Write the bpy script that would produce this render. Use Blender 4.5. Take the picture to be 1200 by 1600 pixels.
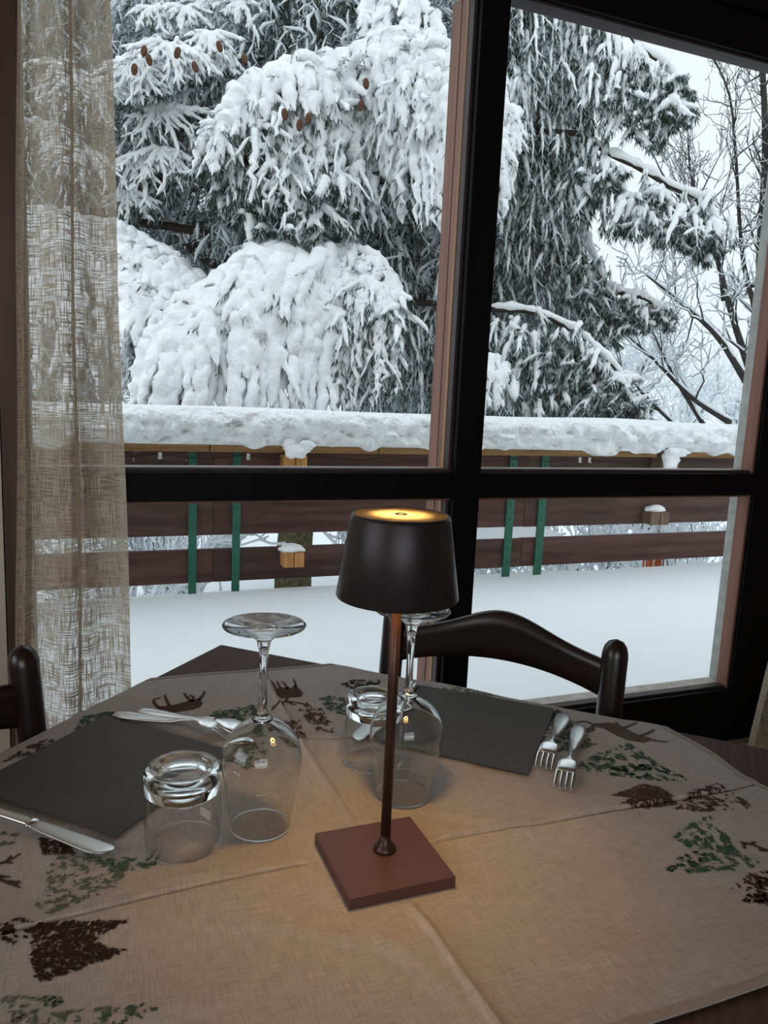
import bpy, bmesh, math, random
import numpy as np
from mathutils import Vector, Matrix

random.seed(11); RNG = np.random.default_rng(11)
C = bpy.context.scene.collection
for o in list(bpy.data.objects): bpy.data.objects.remove(o)

# ------------------------------------------------------------------ camera
def cam_basis(p=9.0, yaw=22.0, roll=2.6):
    p, yaw, roll = map(math.radians, (p, yaw, roll))
    f = np.array([math.sin(yaw)*math.cos(p), math.cos(yaw)*math.cos(p), -math.sin(p)])
    r = np.array([math.cos(yaw), -math.sin(yaw), 0.0]); u = np.cross(r, f)
    return r*math.cos(roll)+u*math.sin(roll), -r*math.sin(roll)+u*math.cos(roll), f
CR, CU, CF = cam_basis(); CC = np.array([0, 0, 1.25])
cd = bpy.data.cameras.new('camera'); cam = bpy.data.objects.new('camera', cd); C.objects.link(cam)
cd.sensor_fit = 'HORIZONTAL'; cd.sensor_width = 36; cd.lens = 36; cd.clip_start = 0.02; cd.clip_end = 500
M = Matrix.Identity(4)
for i in range(3):
    M[i][0] = CR[i]; M[i][1] = CU[i]; M[i][2] = -CF[i]; M[i][3] = CC[i]
cam.matrix_world = M
bpy.context.scene.camera = cam
# where a line of sight measured in the photograph meets a real surface (used once, to survey positions)
def ray(px, py): return CF*1200 + CR*(px-600) - CU*(py-800)
def onz(px, py, z=0.75): d = ray(px, py); return CC + d*((z-CC[2])/d[2])
def ony(px, py, y): d = ray(px, py); return CC + d*((y-CC[1])/d[1])
def ond(px, py, dep): return CC + ray(px, py)*dep/1200

# ------------------------------------------------------------------ world, lights, exposure
S = bpy.context.scene
S.view_settings.view_transform = 'Standard'; S.view_settings.look = 'None'
S.view_settings.exposure = 0.0; S.view_settings.gamma = 1.0; S.view_settings.use_curve_mapping = False
w = bpy.data.worlds.new('overcast_sky'); S.world = w; w.use_nodes = True
wn = w.node_tree.nodes; wl = w.node_tree.links; wn.clear()
wo = wn.new('ShaderNodeOutputWorld'); bg = wn.new('ShaderNodeBackground')
tc = wn.new('ShaderNodeTexCoord'); sx = wn.new('ShaderNodeSeparateXYZ'); rp = wn.new('ShaderNodeValToRGB')
wl.new(tc.outputs['Generated'], sx.inputs[0]); wl.new(sx.outputs['Z'], rp.inputs['Fac'])
# overcast sky: the zenith about twice as bright as the horizon
rp.color_ramp.elements[0].color = (0.82, 0.90, 0.94, 1); rp.color_ramp.elements[0].position = 0.0
rp.color_ramp.elements[1].color = (1.20, 1.36, 1.48, 1); rp.color_ramp.elements[1].position = 0.95
e_ = rp.color_ramp.elements.new(0.40); e_.color = (0.84, 0.92, 0.96, 1)
wl.new(rp.outputs['Color'], bg.inputs['Color']); wl.new(bg.outputs[0], wo.inputs[0])
bg.inputs['Strength'].default_value = 1.12

def area_light(name, loc, size, power, col, rot=(0, 0, 0)):
    l = bpy.data.lights.new(name, 'AREA'); l.shape = 'RECTANGLE'; l.size = size[0]; l.size_y = size[1]
    l.energy = power; l.color = col
    o = bpy.data.objects.new(name, l); C.objects.link(o); o.location = loc; o.rotation_euler = rot
    return o
# fill lights added to brighten the room, standing for windows assumed behind the camera
area_light('rear_fill_light', (-0.9, -2.9, 1.7), (2.6, 1.2), 36, (0.90, 0.95, 1.0), (math.radians(90), 0, 0))
area_light('side_fill_light', (-2.4, 0.2, 1.7), (1.8, 1.2), 17, (0.90, 0.95, 1.0), (math.radians(90), 0, math.radians(-90)))

# ------------------------------------------------------------------ helpers
def link(name, me, mat=None, parent=None, smooth=False):
    o = bpy.data.objects.new(name, me); C.objects.link(o)
    if mat is not None:
        for m_ in (mat if isinstance(mat, (list, tuple)) else [mat]): me.materials.append(m_)
    if smooth:
        me.polygons.foreach_set('use_smooth', [True]*len(me.polygons))
    if parent is not None: o.parent = parent
    return o
def thing(name, label, cat, loc=(0, 0, 0), rotz=0, group=None):
    o = bpy.data.objects.new(name, None); C.objects.link(o); o.empty_display_size = 0.05
    o.location = loc; o.rotation_euler = (0, 0, rotz); o['label'] = label; o['category'] = cat
    if group: o['group'] = group
    return o
def tag(o, label, cat, group=None, kind=None):
    o['label'] = label; o['category'] = cat
    if group: o['group'] = group
    if kind: o['kind'] = kind
    return o
def struct(name, label=None):
    o = bpy.data.objects.new(name, None); C.objects.link(o); o['kind'] = 'structure'
    if label: o['label'] = label
    o.empty_display_size = 0.05
    return o
def bm_obj(name, bm, mat, parent=None, smooth=False, kind=None):
    me = bpy.data.meshes.new(name); bm.normal_update(); bm.to_mesh(me); bm.free()
    o = link(name, me, mat, parent, smooth)
    if kind: o['kind'] = kind
    return o
def box_bm(x0, x1, y0, y1, z0, z1, bev=0.0, seg=2, bm=None):
    own = bm is None
    b = bmesh.new()
    bmesh.ops.create_cube(b, size=1.0)
    for v in b.verts:
        v.co = Vector(((x0+x1)/2 + v.co.x*(x1-x0), (y0+y1)/2 + v.co.y*(y1-y0), (z0+z1)/2 + v.co.z*(z1-z0)))
    if bev > 0: bmesh.ops.bevel(b, geom=b.edges[:], offset=bev, segments=seg, affect='EDGES', profile=0.7)
    if own: return b
    me = bpy.data.meshes.new('tmp'); b.to_mesh(me); b.free(); bm.from_mesh(me); bpy.data.meshes.remove(me)
    return bm
def box(name, x0, x1, y0, y1, z0, z1, mat, parent=None, bev=0.0, seg=2, kind=None):
    o = bm_obj(name, box_bm(x0, x1, y0, y1, z0, z1, bev, seg), mat, parent, smooth=False, kind=kind)
    return o
def lathe_bm(profile, n=48, bm=None, off=(0, 0, 0), closed=False):
    """profile: list of (r,z)"""
    b = bm or bmesh.new(); rings = []
    for (r, z) in profile:
        if r < 1e-6: rings.append([b.verts.new((off[0], off[1], off[2]+z))])
        else: rings.append([b.verts.new((off[0]+r*math.cos(2*math.pi*i/n), off[1]+r*math.sin(2*math.pi*i/n), off[2]+z)) for i in range(n)])
    pairs = list(zip(rings, rings[1:]))
    if closed: pairs.append((rings[-1], rings[0]))
    for a, c in pairs:
        for i in range(n):
            j = (i+1) % n
            try:
                if len(a) == 1 and len(c) == 1: continue
                if len(a) == 1: b.faces.new((a[0], c[j], c[i]))
                elif len(c) == 1: b.faces.new((a[i], a[j], c[0]))
                else: b.faces.new((a[i], a[j], c[j], c[i]))
            except ValueError: pass
    bmesh.ops.recalc_face_normals(b, faces=b.faces[:])
    return b
def smooth_pts(pts, n):
    """Catmull-Rom through pts -> n samples (arrays of any dimension)"""
    P = np.array(pts, float); k = len(P)
    if k == 2: t = np.linspace(0, 1, n)[:, None]; return P[0]*(1-t)+P[1]*t
    Q = np.vstack([2*P[0]-P[1], P, 2*P[-1]-P[-2]]); out = []
    for s in np.linspace(0, k-1-1e-9, n):
        i = int(s); t = s-i; p0, p1, p2, p3 = Q[i], Q[i+1], Q[i+2], Q[i+3]
        out.append(0.5*((2*p1)+(-p0+p2)*t+(2*p0-5*p1+4*p2-p3)*t*t+(-p0+3*p1-3*p2+p3)*t**3))
    return np.array(out)
def tube_arrays(P, R, n=6, lump=0.0, lscale=12.0):
    """verts,quads of a tube through P (k,3) radii R (k,)"""
    P = np.asarray(P, float); k = len(P)
    T = np.gradient(P, axis=0); T /= (np.linalg.norm(T, axis=1)[:, None]+1e-9)
    ref = np.array([0.31, 0.95, 0.05]) if abs(T[0][1]) < 0.8 else np.array([1.0, 0, 0.1])
    A = np.cross(T, ref); A /= (np.linalg.norm(A, axis=1)[:, None]+1e-9); B = np.cross(T, A)
    an = np.linspace(0, 2*np.pi, n, endpoint=False)
    V = P[:, None, :] + (A[:, None, :]*np.cos(an)[None, :, None] + B[:, None, :]*np.sin(an)[None, :, None])*np.asarray(R)[:, None, None]
    if lump > 0:
        nz = vnoise(V.reshape(-1, 3)*lscale).reshape(k, n) + 0.5*vnoise(V.reshape(-1, 3)*lscale*2.3+7).reshape(k, n) + 0.3*vnoise(V.reshape(-1, 3)*lscale*4.9+3).reshape(k, n)
        V = P[:, None, :] + (V-P[:, None, :])*(1+lump*nz)[:, :, None]
    V = V.reshape(-1, 3)
    q = []
    i = np.arange(n); j = (i+1) % n
    for a in range(k-1):
        q.append(np.stack([a*n+i, a*n+j, (a+1)*n+j, (a+1)*n+i], 1))
    return V, np.concatenate(q)
def vnoise(X):
    X = np.asarray(X, float); I = np.floor(X).astype(np.int64); Fr = X-I; Fr = Fr*Fr*(3-2*Fr)
    def h(i, j, k):
        n = (i*374761393 + j*668265263 + k*2147483647 + 1274126177) & 0xffffffff
        n = ((n ^ (n >> 13))*1274126177) & 0xffffffff
        n = (n ^ (n >> 16)) & 0xffff
        return n/32767.5-1.0
    r = 0
    for a in (0, 1):
        for b in (0, 1):
            for c in (0, 1):
                wgt = (Fr[:, 0] if a else 1-Fr[:, 0])*(Fr[:, 1] if b else 1-Fr[:, 1])*(Fr[:, 2] if c else 1-Fr[:, 2])
                r = r + wgt*h(I[:, 0]+a, I[:, 1]+b, I[:, 2]+c)
    return r
class Bag:
    """collects vertices/faces (tris or quads) with numpy, builds one mesh"""
    def __init__(s): s.v = []; s.f = []; s.n = 0
    def add(s, V, Fc):
        s.v.append(np.asarray(V, float)); s.f.append(np.asarray(Fc, np.int64)+s.n); s.n += len(V)
    def tube(s, P, R, n=6, lump=0.0, lscale=12.0):
        V, Q = tube_arrays(P, R, n, lump, lscale); s.add(V, Q)
    def build(s, name, mat, parent=None, smooth=True, kind=None, origin=None):
        V = np.concatenate(s.v)
        loops = np.concatenate([f.ravel() for f in s.f]); sizes = np.concatenate([np.full(len(f), f.shape[1]) for f in s.f])
        me = bpy.data.meshes.new(name)
        me.vertices.add(len(V)); me.vertices.foreach_set('co', V.astype(np.float32).ravel())
        me.loops.add(len(loops)); me.loops.foreach_set('vertex_index', loops.astype(np.int32))
        me.polygons.add(len(sizes)); st = np.concatenate([[0], np.cumsum(sizes)[:-1]])
        me.polygons.foreach_set('loop_start', st.astype(np.int32))
        me.polygons.foreach_set('use_smooth', np.full(len(sizes), smooth))
        me.update(calc_edges=True)
        o = link(name, me, mat, parent)
        if kind: o['kind'] = kind
        return o
def sweep(name, P, R, mat, parent=None, n=10, kind=None, lump=0.0, lscale=12.0, smooth=True):
    b = Bag(); P = np.asarray(P, float); R = np.asarray(R, float)*np.ones(len(P))
    T0 = P[0]-P[1]; T0 /= np.linalg.norm(T0); T1 = P[-1]-P[-2]; T1 /= np.linalg.norm(T1)
    P = np.vstack([P[0]+T0*R[0]*.25, P, P[-1]+T1*R[-1]*.25]); R = np.concatenate([[R[0]*.03], R, [R[-1]*.03]])
    b.tube(P, R, n, lump, lscale)
    return b.build(name, mat, parent, smooth=smooth, kind=kind)

# ------------------------------------------------------------------ materials
def mat(name, col, rough=0.6, spec=0.5, metal=0.0, noise=None, bump=None, grain=None, coat=0.0):
    """noise=(scale,amount,detail) colour mottling; grain=(axis scale vector, amount); bump=(scale,strength,dist)"""
    m = bpy.data.materials.new(name); m.use_nodes = True; nt = m.node_tree; N = nt.nodes; L = nt.links
    b = N['Principled BSDF']; b.inputs['Base Color'].default_value = (*col, 1); b.inputs['Roughness'].default_value = rough
    b.inputs['Specular IOR Level'].default_value = spec; b.inputs['Metallic'].default_value = metal
    if coat: b.inputs['Coat Weight'].default_value = coat; b.inputs['Coat Roughness'].default_value = 0.15
    t = N.new('ShaderNodeTexCoord'); last = None
    if noise or grain:
        mp = N.new('ShaderNodeMapping'); L.new(t.outputs['Object'], mp.inputs[0])
        n = N.new('ShaderNodeTexNoise'); L.new(mp.outputs[0], n.inputs['Vector'])
        if grain: mp.inputs['Scale'].default_value = grain[0]; n.inputs['Scale'].default_value = 1.0; n.inputs['Detail'].default_value = 5; amt = grain[1]
        else: n.inputs['Scale'].default_value = noise[0]; n.inputs['Detail'].default_value = noise[2]; amt = noise[1]
        rr = N.new('ShaderNodeValToRGB'); L.new(n.outputs['Fac'], rr.inputs['Fac'])
        rr.color_ramp.elements[0].position = 0.3; rr.color_ramp.elements[1].position = 0.7
        rr.color_ramp.elements[0].color = (*[c*(1-amt) for c in col], 1)
        rr.color_ramp.elements[1].color = (*[min(1, c*(1+amt)) for c in col], 1)
        L.new(rr.outputs['Color'], b.inputs['Base Color'])
    if bump:
        bn = N.new('ShaderNodeTexNoise'); bn.inputs['Detail'].default_value = 4
        if isinstance(bump[0], (tuple, list)):
            mp2 = N.new('ShaderNodeMapping'); L.new(t.outputs['Object'], mp2.inputs[0]); mp2.inputs['Scale'].default_value = bump[0]
            L.new(mp2.outputs[0], bn.inputs['Vector']); bn.inputs['Scale'].default_value = 1.0
        else:
            L.new(t.outputs['Object'], bn.inputs['Vector']); bn.inputs['Scale'].default_value = bump[0]
        bp = N.new('ShaderNodeBump'); bp.inputs['Strength'].default_value = bump[1]; bp.inputs['Distance'].default_value = bump[2]
        L.new(bn.outputs['Fac'], bp.inputs['Height']); L.new(bp.outputs[0], b.inputs['Normal'])
    return m
MT = {}
MT['dark_frame'] = mat('dark_stained_frame', (0.0065, 0.0058, 0.0070), 0.5, 0.14, grain=((14, 14, 2), 0.25))
MT['dark_reveal'] = mat('dark_purple_brown_reveal', (0.055, 0.034, 0.036), 0.5, 0.4, grain=((30, 30, 2), 0.2))
MT['brown_reveal'] = mat('red_brown_outer_frame', (0.27, 0.135, 0.10), 0.55, 0.3, grain=((40, 40, 1.5), 0.22))
MT['tan_reveal'] = mat('tan_outer_strip', (0.36, 0.20, 0.11), 0.55, 0.3, grain=((40, 40, 2), 0.25))
MT['sill_light'] = mat('weathered_sill', (0.42, 0.38, 0.33), 0.7, 0.3, noise=(30, 0.25, 4))
MT['post_dark'] = mat('brown_wood_post', (0.075, 0.045, 0.033), 0.5, 0.3, grain=((20, 20, 1.5), 0.3))
MT['plaster'] = mat('beige_plaster', (0.62, 0.56, 0.46), 0.9, 0.1, noise=(20, 0.06, 3))
MT['ceiling'] = mat('brown_wood_ceiling', (0.30, 0.20, 0.12), 0.7, 0.2, grain=((2, 30, 2), 0.2))
MT['floor'] = mat('terracotta_floor', (0.20, 0.12, 0.08), 0.5, 0.4, noise=(6, 0.2, 4))
MT['grey_pillar'] = mat('grey_render_pillar', (0.42, 0.43, 0.41), 0.9, 0.1, noise=(35, 0.18, 5), bump=(60, 0.4, 0.004))
MT['table_wood'] = mat('dark_table_wood', (0.085, 0.050, 0.042), 0.62, 0.18, grain=((220, 6, 6), 0.28), bump=((260, 5, 5), 0.5, 0.0012))
MT['chair'] = mat('dark_varnished_chair', (0.016, 0.008, 0.0065), 0.3, 0.4, grain=((4, 40, 30), 0.4), coat=0.25)
MT['straw'] = mat('woven_straw', (0.35, 0.24, 0.11), 0.8, 0.2, noise=(60, 0.3, 3))
MT['napkin'] = mat('charcoal_napkin', (0.060, 0.052, 0.046), 0.6, 0.5, noise=(300, 0.2, 2), bump=((60, 900, 60), 0.5, 0.0006))
MT['steel'] = mat('cutlery_steel', (0.80, 0.80, 0.79), 0.24, 0.5, metal=1.0)
MT['blade_steel'] = mat('knife_blade_steel', (0.66, 0.66, 0.64), 0.30, 0.5, metal=1.0)
MT['lamp'] = mat('dark_plum_lamp_metal', (0.024, 0.017, 0.020), 0.38, 0.5, metal=0.15)
MT['lamp_pole'] = mat('dark_lamp_pole', (0.050, 0.024, 0.018), 0.35, 0.5, metal=0.3)
MT['lamp_base'] = mat('maroon_lamp_base', (0.115, 0.048, 0.040), 0.48, 0.4, noise=(900, 0.08, 2))
MT['screw'] = mat('dark_screw', (0.03, 0.02, 0.02), 0.4, 0.5, metal=0.6)
MT['rail_cap'] = mat('tan_brown_cap', (0.26, 0.145, 0.060), 0.7, 0.2, grain=((2, 30, 30), 0.3), bump=((4, 60, 60), 0.3, 0.004))
MT['rail_board'] = mat('maroon_board', (0.085, 0.040, 0.035), 0.65, 0.25, grain=((1.6, 22, 22), 0.45), bump=((3, 60, 60), 0.3, 0.003))
MT['rail_board2'] = mat('brown_maroon_board', (0.076, 0.042, 0.035), 0.65, 0.25, grain=((2.2, 18, 18), 0.5), bump=((3, 60, 60), 0.3, 0.003))
MT['green'] = mat('green_painted_steel', (0.018, 0.115, 0.075), 0.45, 0.4, noise=(25, 0.15, 3))
MT['block'] = mat('orange_brown_timber', (0.50, 0.24, 0.085), 0.7, 0.2, grain=((30, 30, 5), 0.3))
MT['block_grey'] = mat('weathered_timber', (0.18, 0.12, 0.085), 0.8, 0.2, grain=((30, 30, 5), 0.4))
MT['clip'] = mat('pale_metal_clip', (0.55, 0.54, 0.50), 0.5, 0.5, metal=0.3)
MT['cable'] = mat('black_cable', (0.02, 0.02, 0.02), 0.6, 0.3)
MT['snow'] = mat('snow', (0.95, 0.965, 0.975), 0.85, 0.15, bump=(26, 0.55, 0.03))
MT['snow_pitted'] = mat('pitted_snow', (0.93, 0.95, 0.965), 0.85, 0.15, bump=(17, 0.9, 0.06))
MT['snow_flat'] = mat('smooth_snow', (0.86, 0.89, 0.905), 0.9, 0.1, noise=(1.3, 0.012, 3), bump=(5, 0.15, 0.03))
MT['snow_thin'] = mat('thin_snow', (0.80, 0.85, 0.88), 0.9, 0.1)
MT['frost'] = mat('frosted_needles', (0.54, 0.60, 0.62), 0.9, 0.1, noise=(7, 0.25, 2))
MT['needle'] = mat('dark_cedar_needles', (0.050, 0.070, 0.060), 0.8, 0.15, noise=(9, 0.45, 3))
MT['bark'] = mat('mossy_bark', (0.13, 0.115, 0.065), 0.95, 0.1, noise=(28, 0.5, 6), bump=(30, 0.9, 0.03))
MT['bark_dark'] = mat('dark_bough_bark', (0.050, 0.043, 0.036), 0.95, 0.1, noise=(28, 0.4, 6), bump=(30, 0.9, 0.03))  # darker bark for the boughs and inner branches
MT['twig'] = mat('dark_twig', (0.050, 0.046, 0.044), 0.9, 0.1, noise=(12, 0.3, 3))
MT['cone'] = mat('brown_cone', (0.12, 0.060, 0.038), 0.8, 0.2, noise=(60, 0.4, 3))
MT['white_metal'] = mat('white_painted_metal', (0.75, 0.78, 0.78), 0.5, 0.4)
MT['orange'] = mat('orange_plastic', (0.62, 0.15, 0.05), 0.5, 0.4)
for k, c in dict(print_green=(0.050, 0.105, 0.070), print_green_faint=(0.13, 0.155, 0.115), print_brown=(0.085, 0.045, 0.036),
                 print_dark=(0.038, 0.022, 0.016), print_deer=(0.115, 0.085, 0.072)).items():
    MT[k] = mat(k, c, 0.9, 0.1, noise=(240, 0.35, 2))

def glass_thin(name, tint=(0.97, 0.98, 0.98), powr=4.5, lo=.022, hi=.75):
    """thin sheet: fresnel reflection over clear transmission"""
    m = bpy.data.materials.new(name); m.use_nodes = True; nt = m.node_tree; N = nt.nodes; L = nt.links; N.clear()
    o = N.new('ShaderNodeOutputMaterial'); mx = N.new('ShaderNodeMixShader'); tr = N.new('ShaderNodeBsdfTransparent')
    gl = N.new('ShaderNodeBsdfGlossy'); gl.inputs['Roughness'].default_value = 0.02
    lw = N.new('ShaderNodeLayerWeight'); lw.inputs['Blend'].default_value = 0.5
    pw = N.new('ShaderNodeMath'); pw.operation = 'POWER'; pw.inputs[1].default_value = powr; L.new(lw.outputs['Facing'], pw.inputs[0])
    fr = N.new('ShaderNodeMapRange'); fr.inputs['To Min'].default_value = lo; fr.inputs['To Max'].default_value = hi; L.new(pw.outputs[0], fr.inputs['Value'])
    tr.inputs['Color'].default_value = (*tint, 1)
    L.new(fr.outputs[0], mx.inputs[0]); L.new(tr.outputs[0], mx.inputs[1]); L.new(gl.outputs[0], mx.inputs[2]); L.new(mx.outputs[0], o.inputs[0])
    return m
MT['pane'] = glass_thin('window_glass', (0.99, 0.993, 0.993))
MT['glass_wall'] = glass_thin('thin_drinking_glass', (0.97, 0.97, 0.965), 3.0, .045, 1.0)
def glass_solid(name):
    m = bpy.data.materials.new(name); m.use_nodes = True; nt = m.node_tree; N = nt.nodes; L = nt.links; N.clear()
    o = N.new('ShaderNodeOutputMaterial'); g = N.new('ShaderNodeBsdfGlass'); g.inputs['IOR'].default_value = 1.5; g.inputs['Roughness'].default_value = 0.0
    g.inputs['Color'].default_value = (0.97, 0.98, 0.98, 1)
    L.new(g.outputs[0], o.inputs[0]); return m
MT['glass'] = glass_solid('clear_solid_glass')

def cloth_mat(name, base, weave=900.0, amt=0.10, bumpd=0.0004, slub=True):
    m = bpy.data.materials.new(name); m.use_nodes = True; nt = m.node_tree; N = nt.nodes; L = nt.links
    b = N['Principled BSDF']; b.inputs['Roughness'].default_value = 0.9; b.inputs['Specular IOR Level'].default_value = 0.15
    t = N.new('ShaderNodeTexCoord'); outs = []
    for sc in ((weave*0.06, weave, 20), (weave, weave*0.06, 20)):
        mp = N.new('ShaderNodeMapping'); mp.inputs['Scale'].default_value = sc; L.new(t.outputs['Object'], mp.inputs[0])
        n = N.new('ShaderNodeTexNoise'); n.inputs['Scale'].default_value = 1.0; n.inputs['Detail'].default_value = 3; L.new(mp.outputs[0], n.inputs['Vector']); outs.append(n)
    ad = N.new('ShaderNodeMath'); ad.operation = 'ADD'; L.new(outs[0].outputs['Fac'], ad.inputs[0]); L.new(outs[1].outputs['Fac'], ad.inputs[1])
    mr = N.new('ShaderNodeMapRange'); mr.inputs['From Min'].default_value = 0.7; mr.inputs['From Max'].default_value = 1.3
    mr.inputs['To Min'].default_value = 1-amt*1.6; mr.inputs['To Max'].default_value = 1+amt*1.6; L.new(ad.outputs[0], mr.inputs['Value'])
    mu = N.new('ShaderNodeVectorMath'); mu.operation = 'SCALE'; mu.inputs[0].default_value = base; L.new(mr.outputs[0], mu.inputs['Scale'])
    L.new(mu.outputs[0], b.inputs['Base Color'])
    bp = N.new('ShaderNodeBump'); bp.inputs['Strength'].default_value = 0.5; bp.inputs['Distance'].default_value = bumpd
    L.new(ad.outputs[0], bp.inputs['Height']); L.new(bp.outputs[0], b.inputs['Normal'])
    return m
MT['cloth'] = cloth_mat('linen_tablecloth', (0.43, 0.390, 0.368), 700.0, 0.13)
MT['hem'] = cloth_mat('linen_hem', (0.36, 0.31, 0.27), 700.0, 0.10)

def curtain_mat(name, dense=0.62):
    """open weave: threads (diffuse+translucent) with real gaps between them"""
    m = bpy.data.materials.new(name); m.use_nodes = True; nt = m.node_tree; N = nt.nodes; L = nt.links; N.clear()
    o = N.new('ShaderNodeOutputMaterial'); t = N.new('ShaderNodeUVMap')
    thr = []
    for sc in ((440, 18, 1), (19, 460, 1)):
        mp = N.new('ShaderNodeMapping'); mp.inputs['Scale'].default_value = sc; L.new(t.outputs[0], mp.inputs[0])
        n = N.new('ShaderNodeTexNoise'); n.inputs['Scale'].default_value = 1.0; n.inputs['Detail'].default_value = 1.5; L.new(mp.outputs[0], n.inputs['Vector'])
        r = N.new('ShaderNodeMapRange'); r.inputs['From Min'].default_value = 0.50; r.inputs['From Max'].default_value = 0.58; L.new(n.outputs['Fac'], r.inputs['Value'])
        thr.append(r)
    mxm = N.new('ShaderNodeMath'); mxm.operation = 'MAXIMUM'; L.new(thr[0].outputs[0], mxm.inputs[0]); L.new(thr[1].outputs[0], mxm.inputs[1])
    mr = N.new('ShaderNodeMapRange'); mr.inputs['To Min'].default_value = dense-0.26; mr.inputs['To Max'].default_value = min(1, dense+0.30); L.new(mxm.outputs[0], mr.inputs['Value'])
    df = N.new('ShaderNodeBsdfDiffuse'); df.inputs['Color'].default_value = (0.60, 0.53, 0.43, 1)
    tl = N.new('ShaderNodeBsdfTranslucent'); tl.inputs['Color'].default_value = (0.62, 0.53, 0.41, 1)
    a = N.new('ShaderNodeMixShader'); a.inputs[0].default_value = 0.45; L.new(df.outputs[0], a.inputs[1]); L.new(tl.outputs[0], a.inputs[2])
    tr = N.new('ShaderNodeBsdfTransparent'); mx = N.new('ShaderNodeMixShader')
    L.new(mr.outputs[0], mx.inputs[0]); L.new(tr.outputs[0], mx.inputs[1]); L.new(a.outputs[0], mx.inputs[2]); L.new(mx.outputs[0], o.inputs[0])
    return m
MT['curtain'] = curtain_mat('open_weave_linen', 0.69)
MT['curtain_hem'] = curtain_mat('folded_linen_hem', 0.90)

# ================================================================== LARGE STRUCTURE
YF = 1.80                                     # room-side face of the window frames
floor = box('floor', -2.6, 3.6, -3.1, 1.95, -0.10, 0.0, MT['floor']); floor['kind'] = 'structure'
ceil_ = box('ceiling', -2.6, 3.6, -3.1, 1.95, 2.62, 2.72, MT['ceiling']); ceil_['kind'] = 'structure'
o = box('wall_back', -2.6, 3.6, -3.2, -3.1, 0, 2.62, MT['plaster']); o['kind'] = 'structure'
o = box('wall_left', -2.7, -2.6, -3.1, 1.95, 0, 2.62, MT['plaster']); o['kind'] = 'structure'
o = box('wall_right', 3.6, 3.7, -3.1, 1.95, 0, 2.62, MT['plaster']); o['kind'] = 'structure'
fw = struct('wall_front')
box('wall_panel', -2.6, -0.150, YF, 1.95, 0, 2.62, MT['plaster'], fw)
box('wall_panel', 2.17, 3.6, YF, 1.95, 0, 2.62, MT['plaster'], fw)
box('lintel', -0.150, 2.17, YF-0.01, 1.95, 2.33, 2.62, MT['dark_frame'], fw)
box('upper_shade_wall', -2.7, 3.7, YF+0.02, 1.97, 2.72, 3.3, MT['plaster'], fw)  # unseen upper wall added to shade the terrace snow
box('outer_pillar', 1.992, 2.20, 1.845, 1.905, 0.0, 2.33, MT['grey_pillar'], fw, 0.006)
box('lower_panel', -0.150, 2.17, YF+0.005, 1.84, 0.0, 0.13, MT['dark_frame'], fw)
bb = box('baseboard_front', -0.150, 3.6, YF-0.035, YF, 0.0, 0.150, MT['sill_light'], None, 0.004); bb['kind'] = 'structure'

XL, XM0, XM1, XR = -0.092, 0.923, 1.001, 1.985
ZB, ZT0, ZT1, ZH = 0.33, 0.975, 1.043, 2.228
wf = struct('trim_1')                          # the dark timber frame both windows sit in
box('left_post', -0.145, XL, YF-0.03, 1.90, 0.0, 2.33, MT['post_dark'], wf, 0.004)
box('mullion', XM0, XM1, YF, 1.86, 0.13, 2.33, MT['dark_frame'], wf, 0.003)
box('right_post', XR, 2.17, YF, 1.845, 0.13, 2.33, MT['dark_frame'], wf, 0.003)
for (a, b_) in ((XL, XM0), (XM1, XR)):
    box('transom', a, b_, YF+0.002, 1.86, ZT0, ZT1, MT['dark_frame'], wf, 0.002)
    box('bottom_rail', a, b_, YF+0.002, 1.86, 0.13, ZB, MT['dark_frame'], wf, 0.002)
    box('top_rail', a, b_, YF+0.002, 1.86, ZH, 2.33, MT['dark_frame'], wf, 0.002)
wn_i = 0
for wi, (a, b_) in enumerate(((XL, XM0), (XM1, XR))):
    W_ = struct('window_%d' % (wi+1))
    outer = 1.965 if wi == 0 else 1.845
    for (z0, z1) in ((ZB, ZT0), (ZT1, ZH)):
        box('pane', a+0.001, b_-0.001, 1.848, 1.852, z0+0.001, z1-0.001, MT['pane'], W_)
        # glazing beads round each pane, room side
        t_ = 0.012
        if wi == 0:
            box('glazing_bead', b_-0.010, b_-0.0005, 1.822, 1.847, z0, z1, MT['dark_reveal'], W_, 0.002)
        box('glazing_bead', a, b_, 1.818, 1.847, z0, z0+0.009, MT['dark_reveal'], W_, 0.002)
        box('glazing_bead', a, b_, 1.818, 1.847, z1-0.007, z1, MT['brown_reveal' if z1 < 1.5 else 'dark_reveal'], W_, 0.002)
        # outer frame members seen through the glass
        box('outer_sill', a, b_, 1.853, 1.90, z0-0.012, z0+0.006, MT['sill_light'], W_, 0.002)
        box('outer_head', a, b_, 1.853, 1.880, z1-0.001, z1+0.012, MT['sill_light' if z1 < 1.5 else 'dark_reveal'], W_, 0.002)
        if wi == 0:
            ys = [(1.864, 1.880, 'tan_reveal', 0.000), (1.884, 1.905, 'brown_reveal', 0.002), (1.909, 1.962, 'brown_reveal', 0.001)]
            for (y0, y1, mk, dx) in ys: box('outer_jamb', b_-0.004+dx, b_+0.030, y0, y1, z0-0.01, z1+0.01, MT[mk], W_, 0.0015)
            box('outer_jamb_groove', b_+0.006, b_+0.030, 1.860, 1.958, z0-0.01, z1+0.01, MT['dark_frame'], W_)
        else:
            box('outer_jamb', b_-0.010, b_-0.0005, 1.812, 1.847, z0, z1, MT['brown_reveal'], W_, 0.002)
            box('outer_jamb', b_-0.003, b_+0.004, 1.853, 1.862, z0, z1, MT['brown_reveal'], W_, 0.001)

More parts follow.
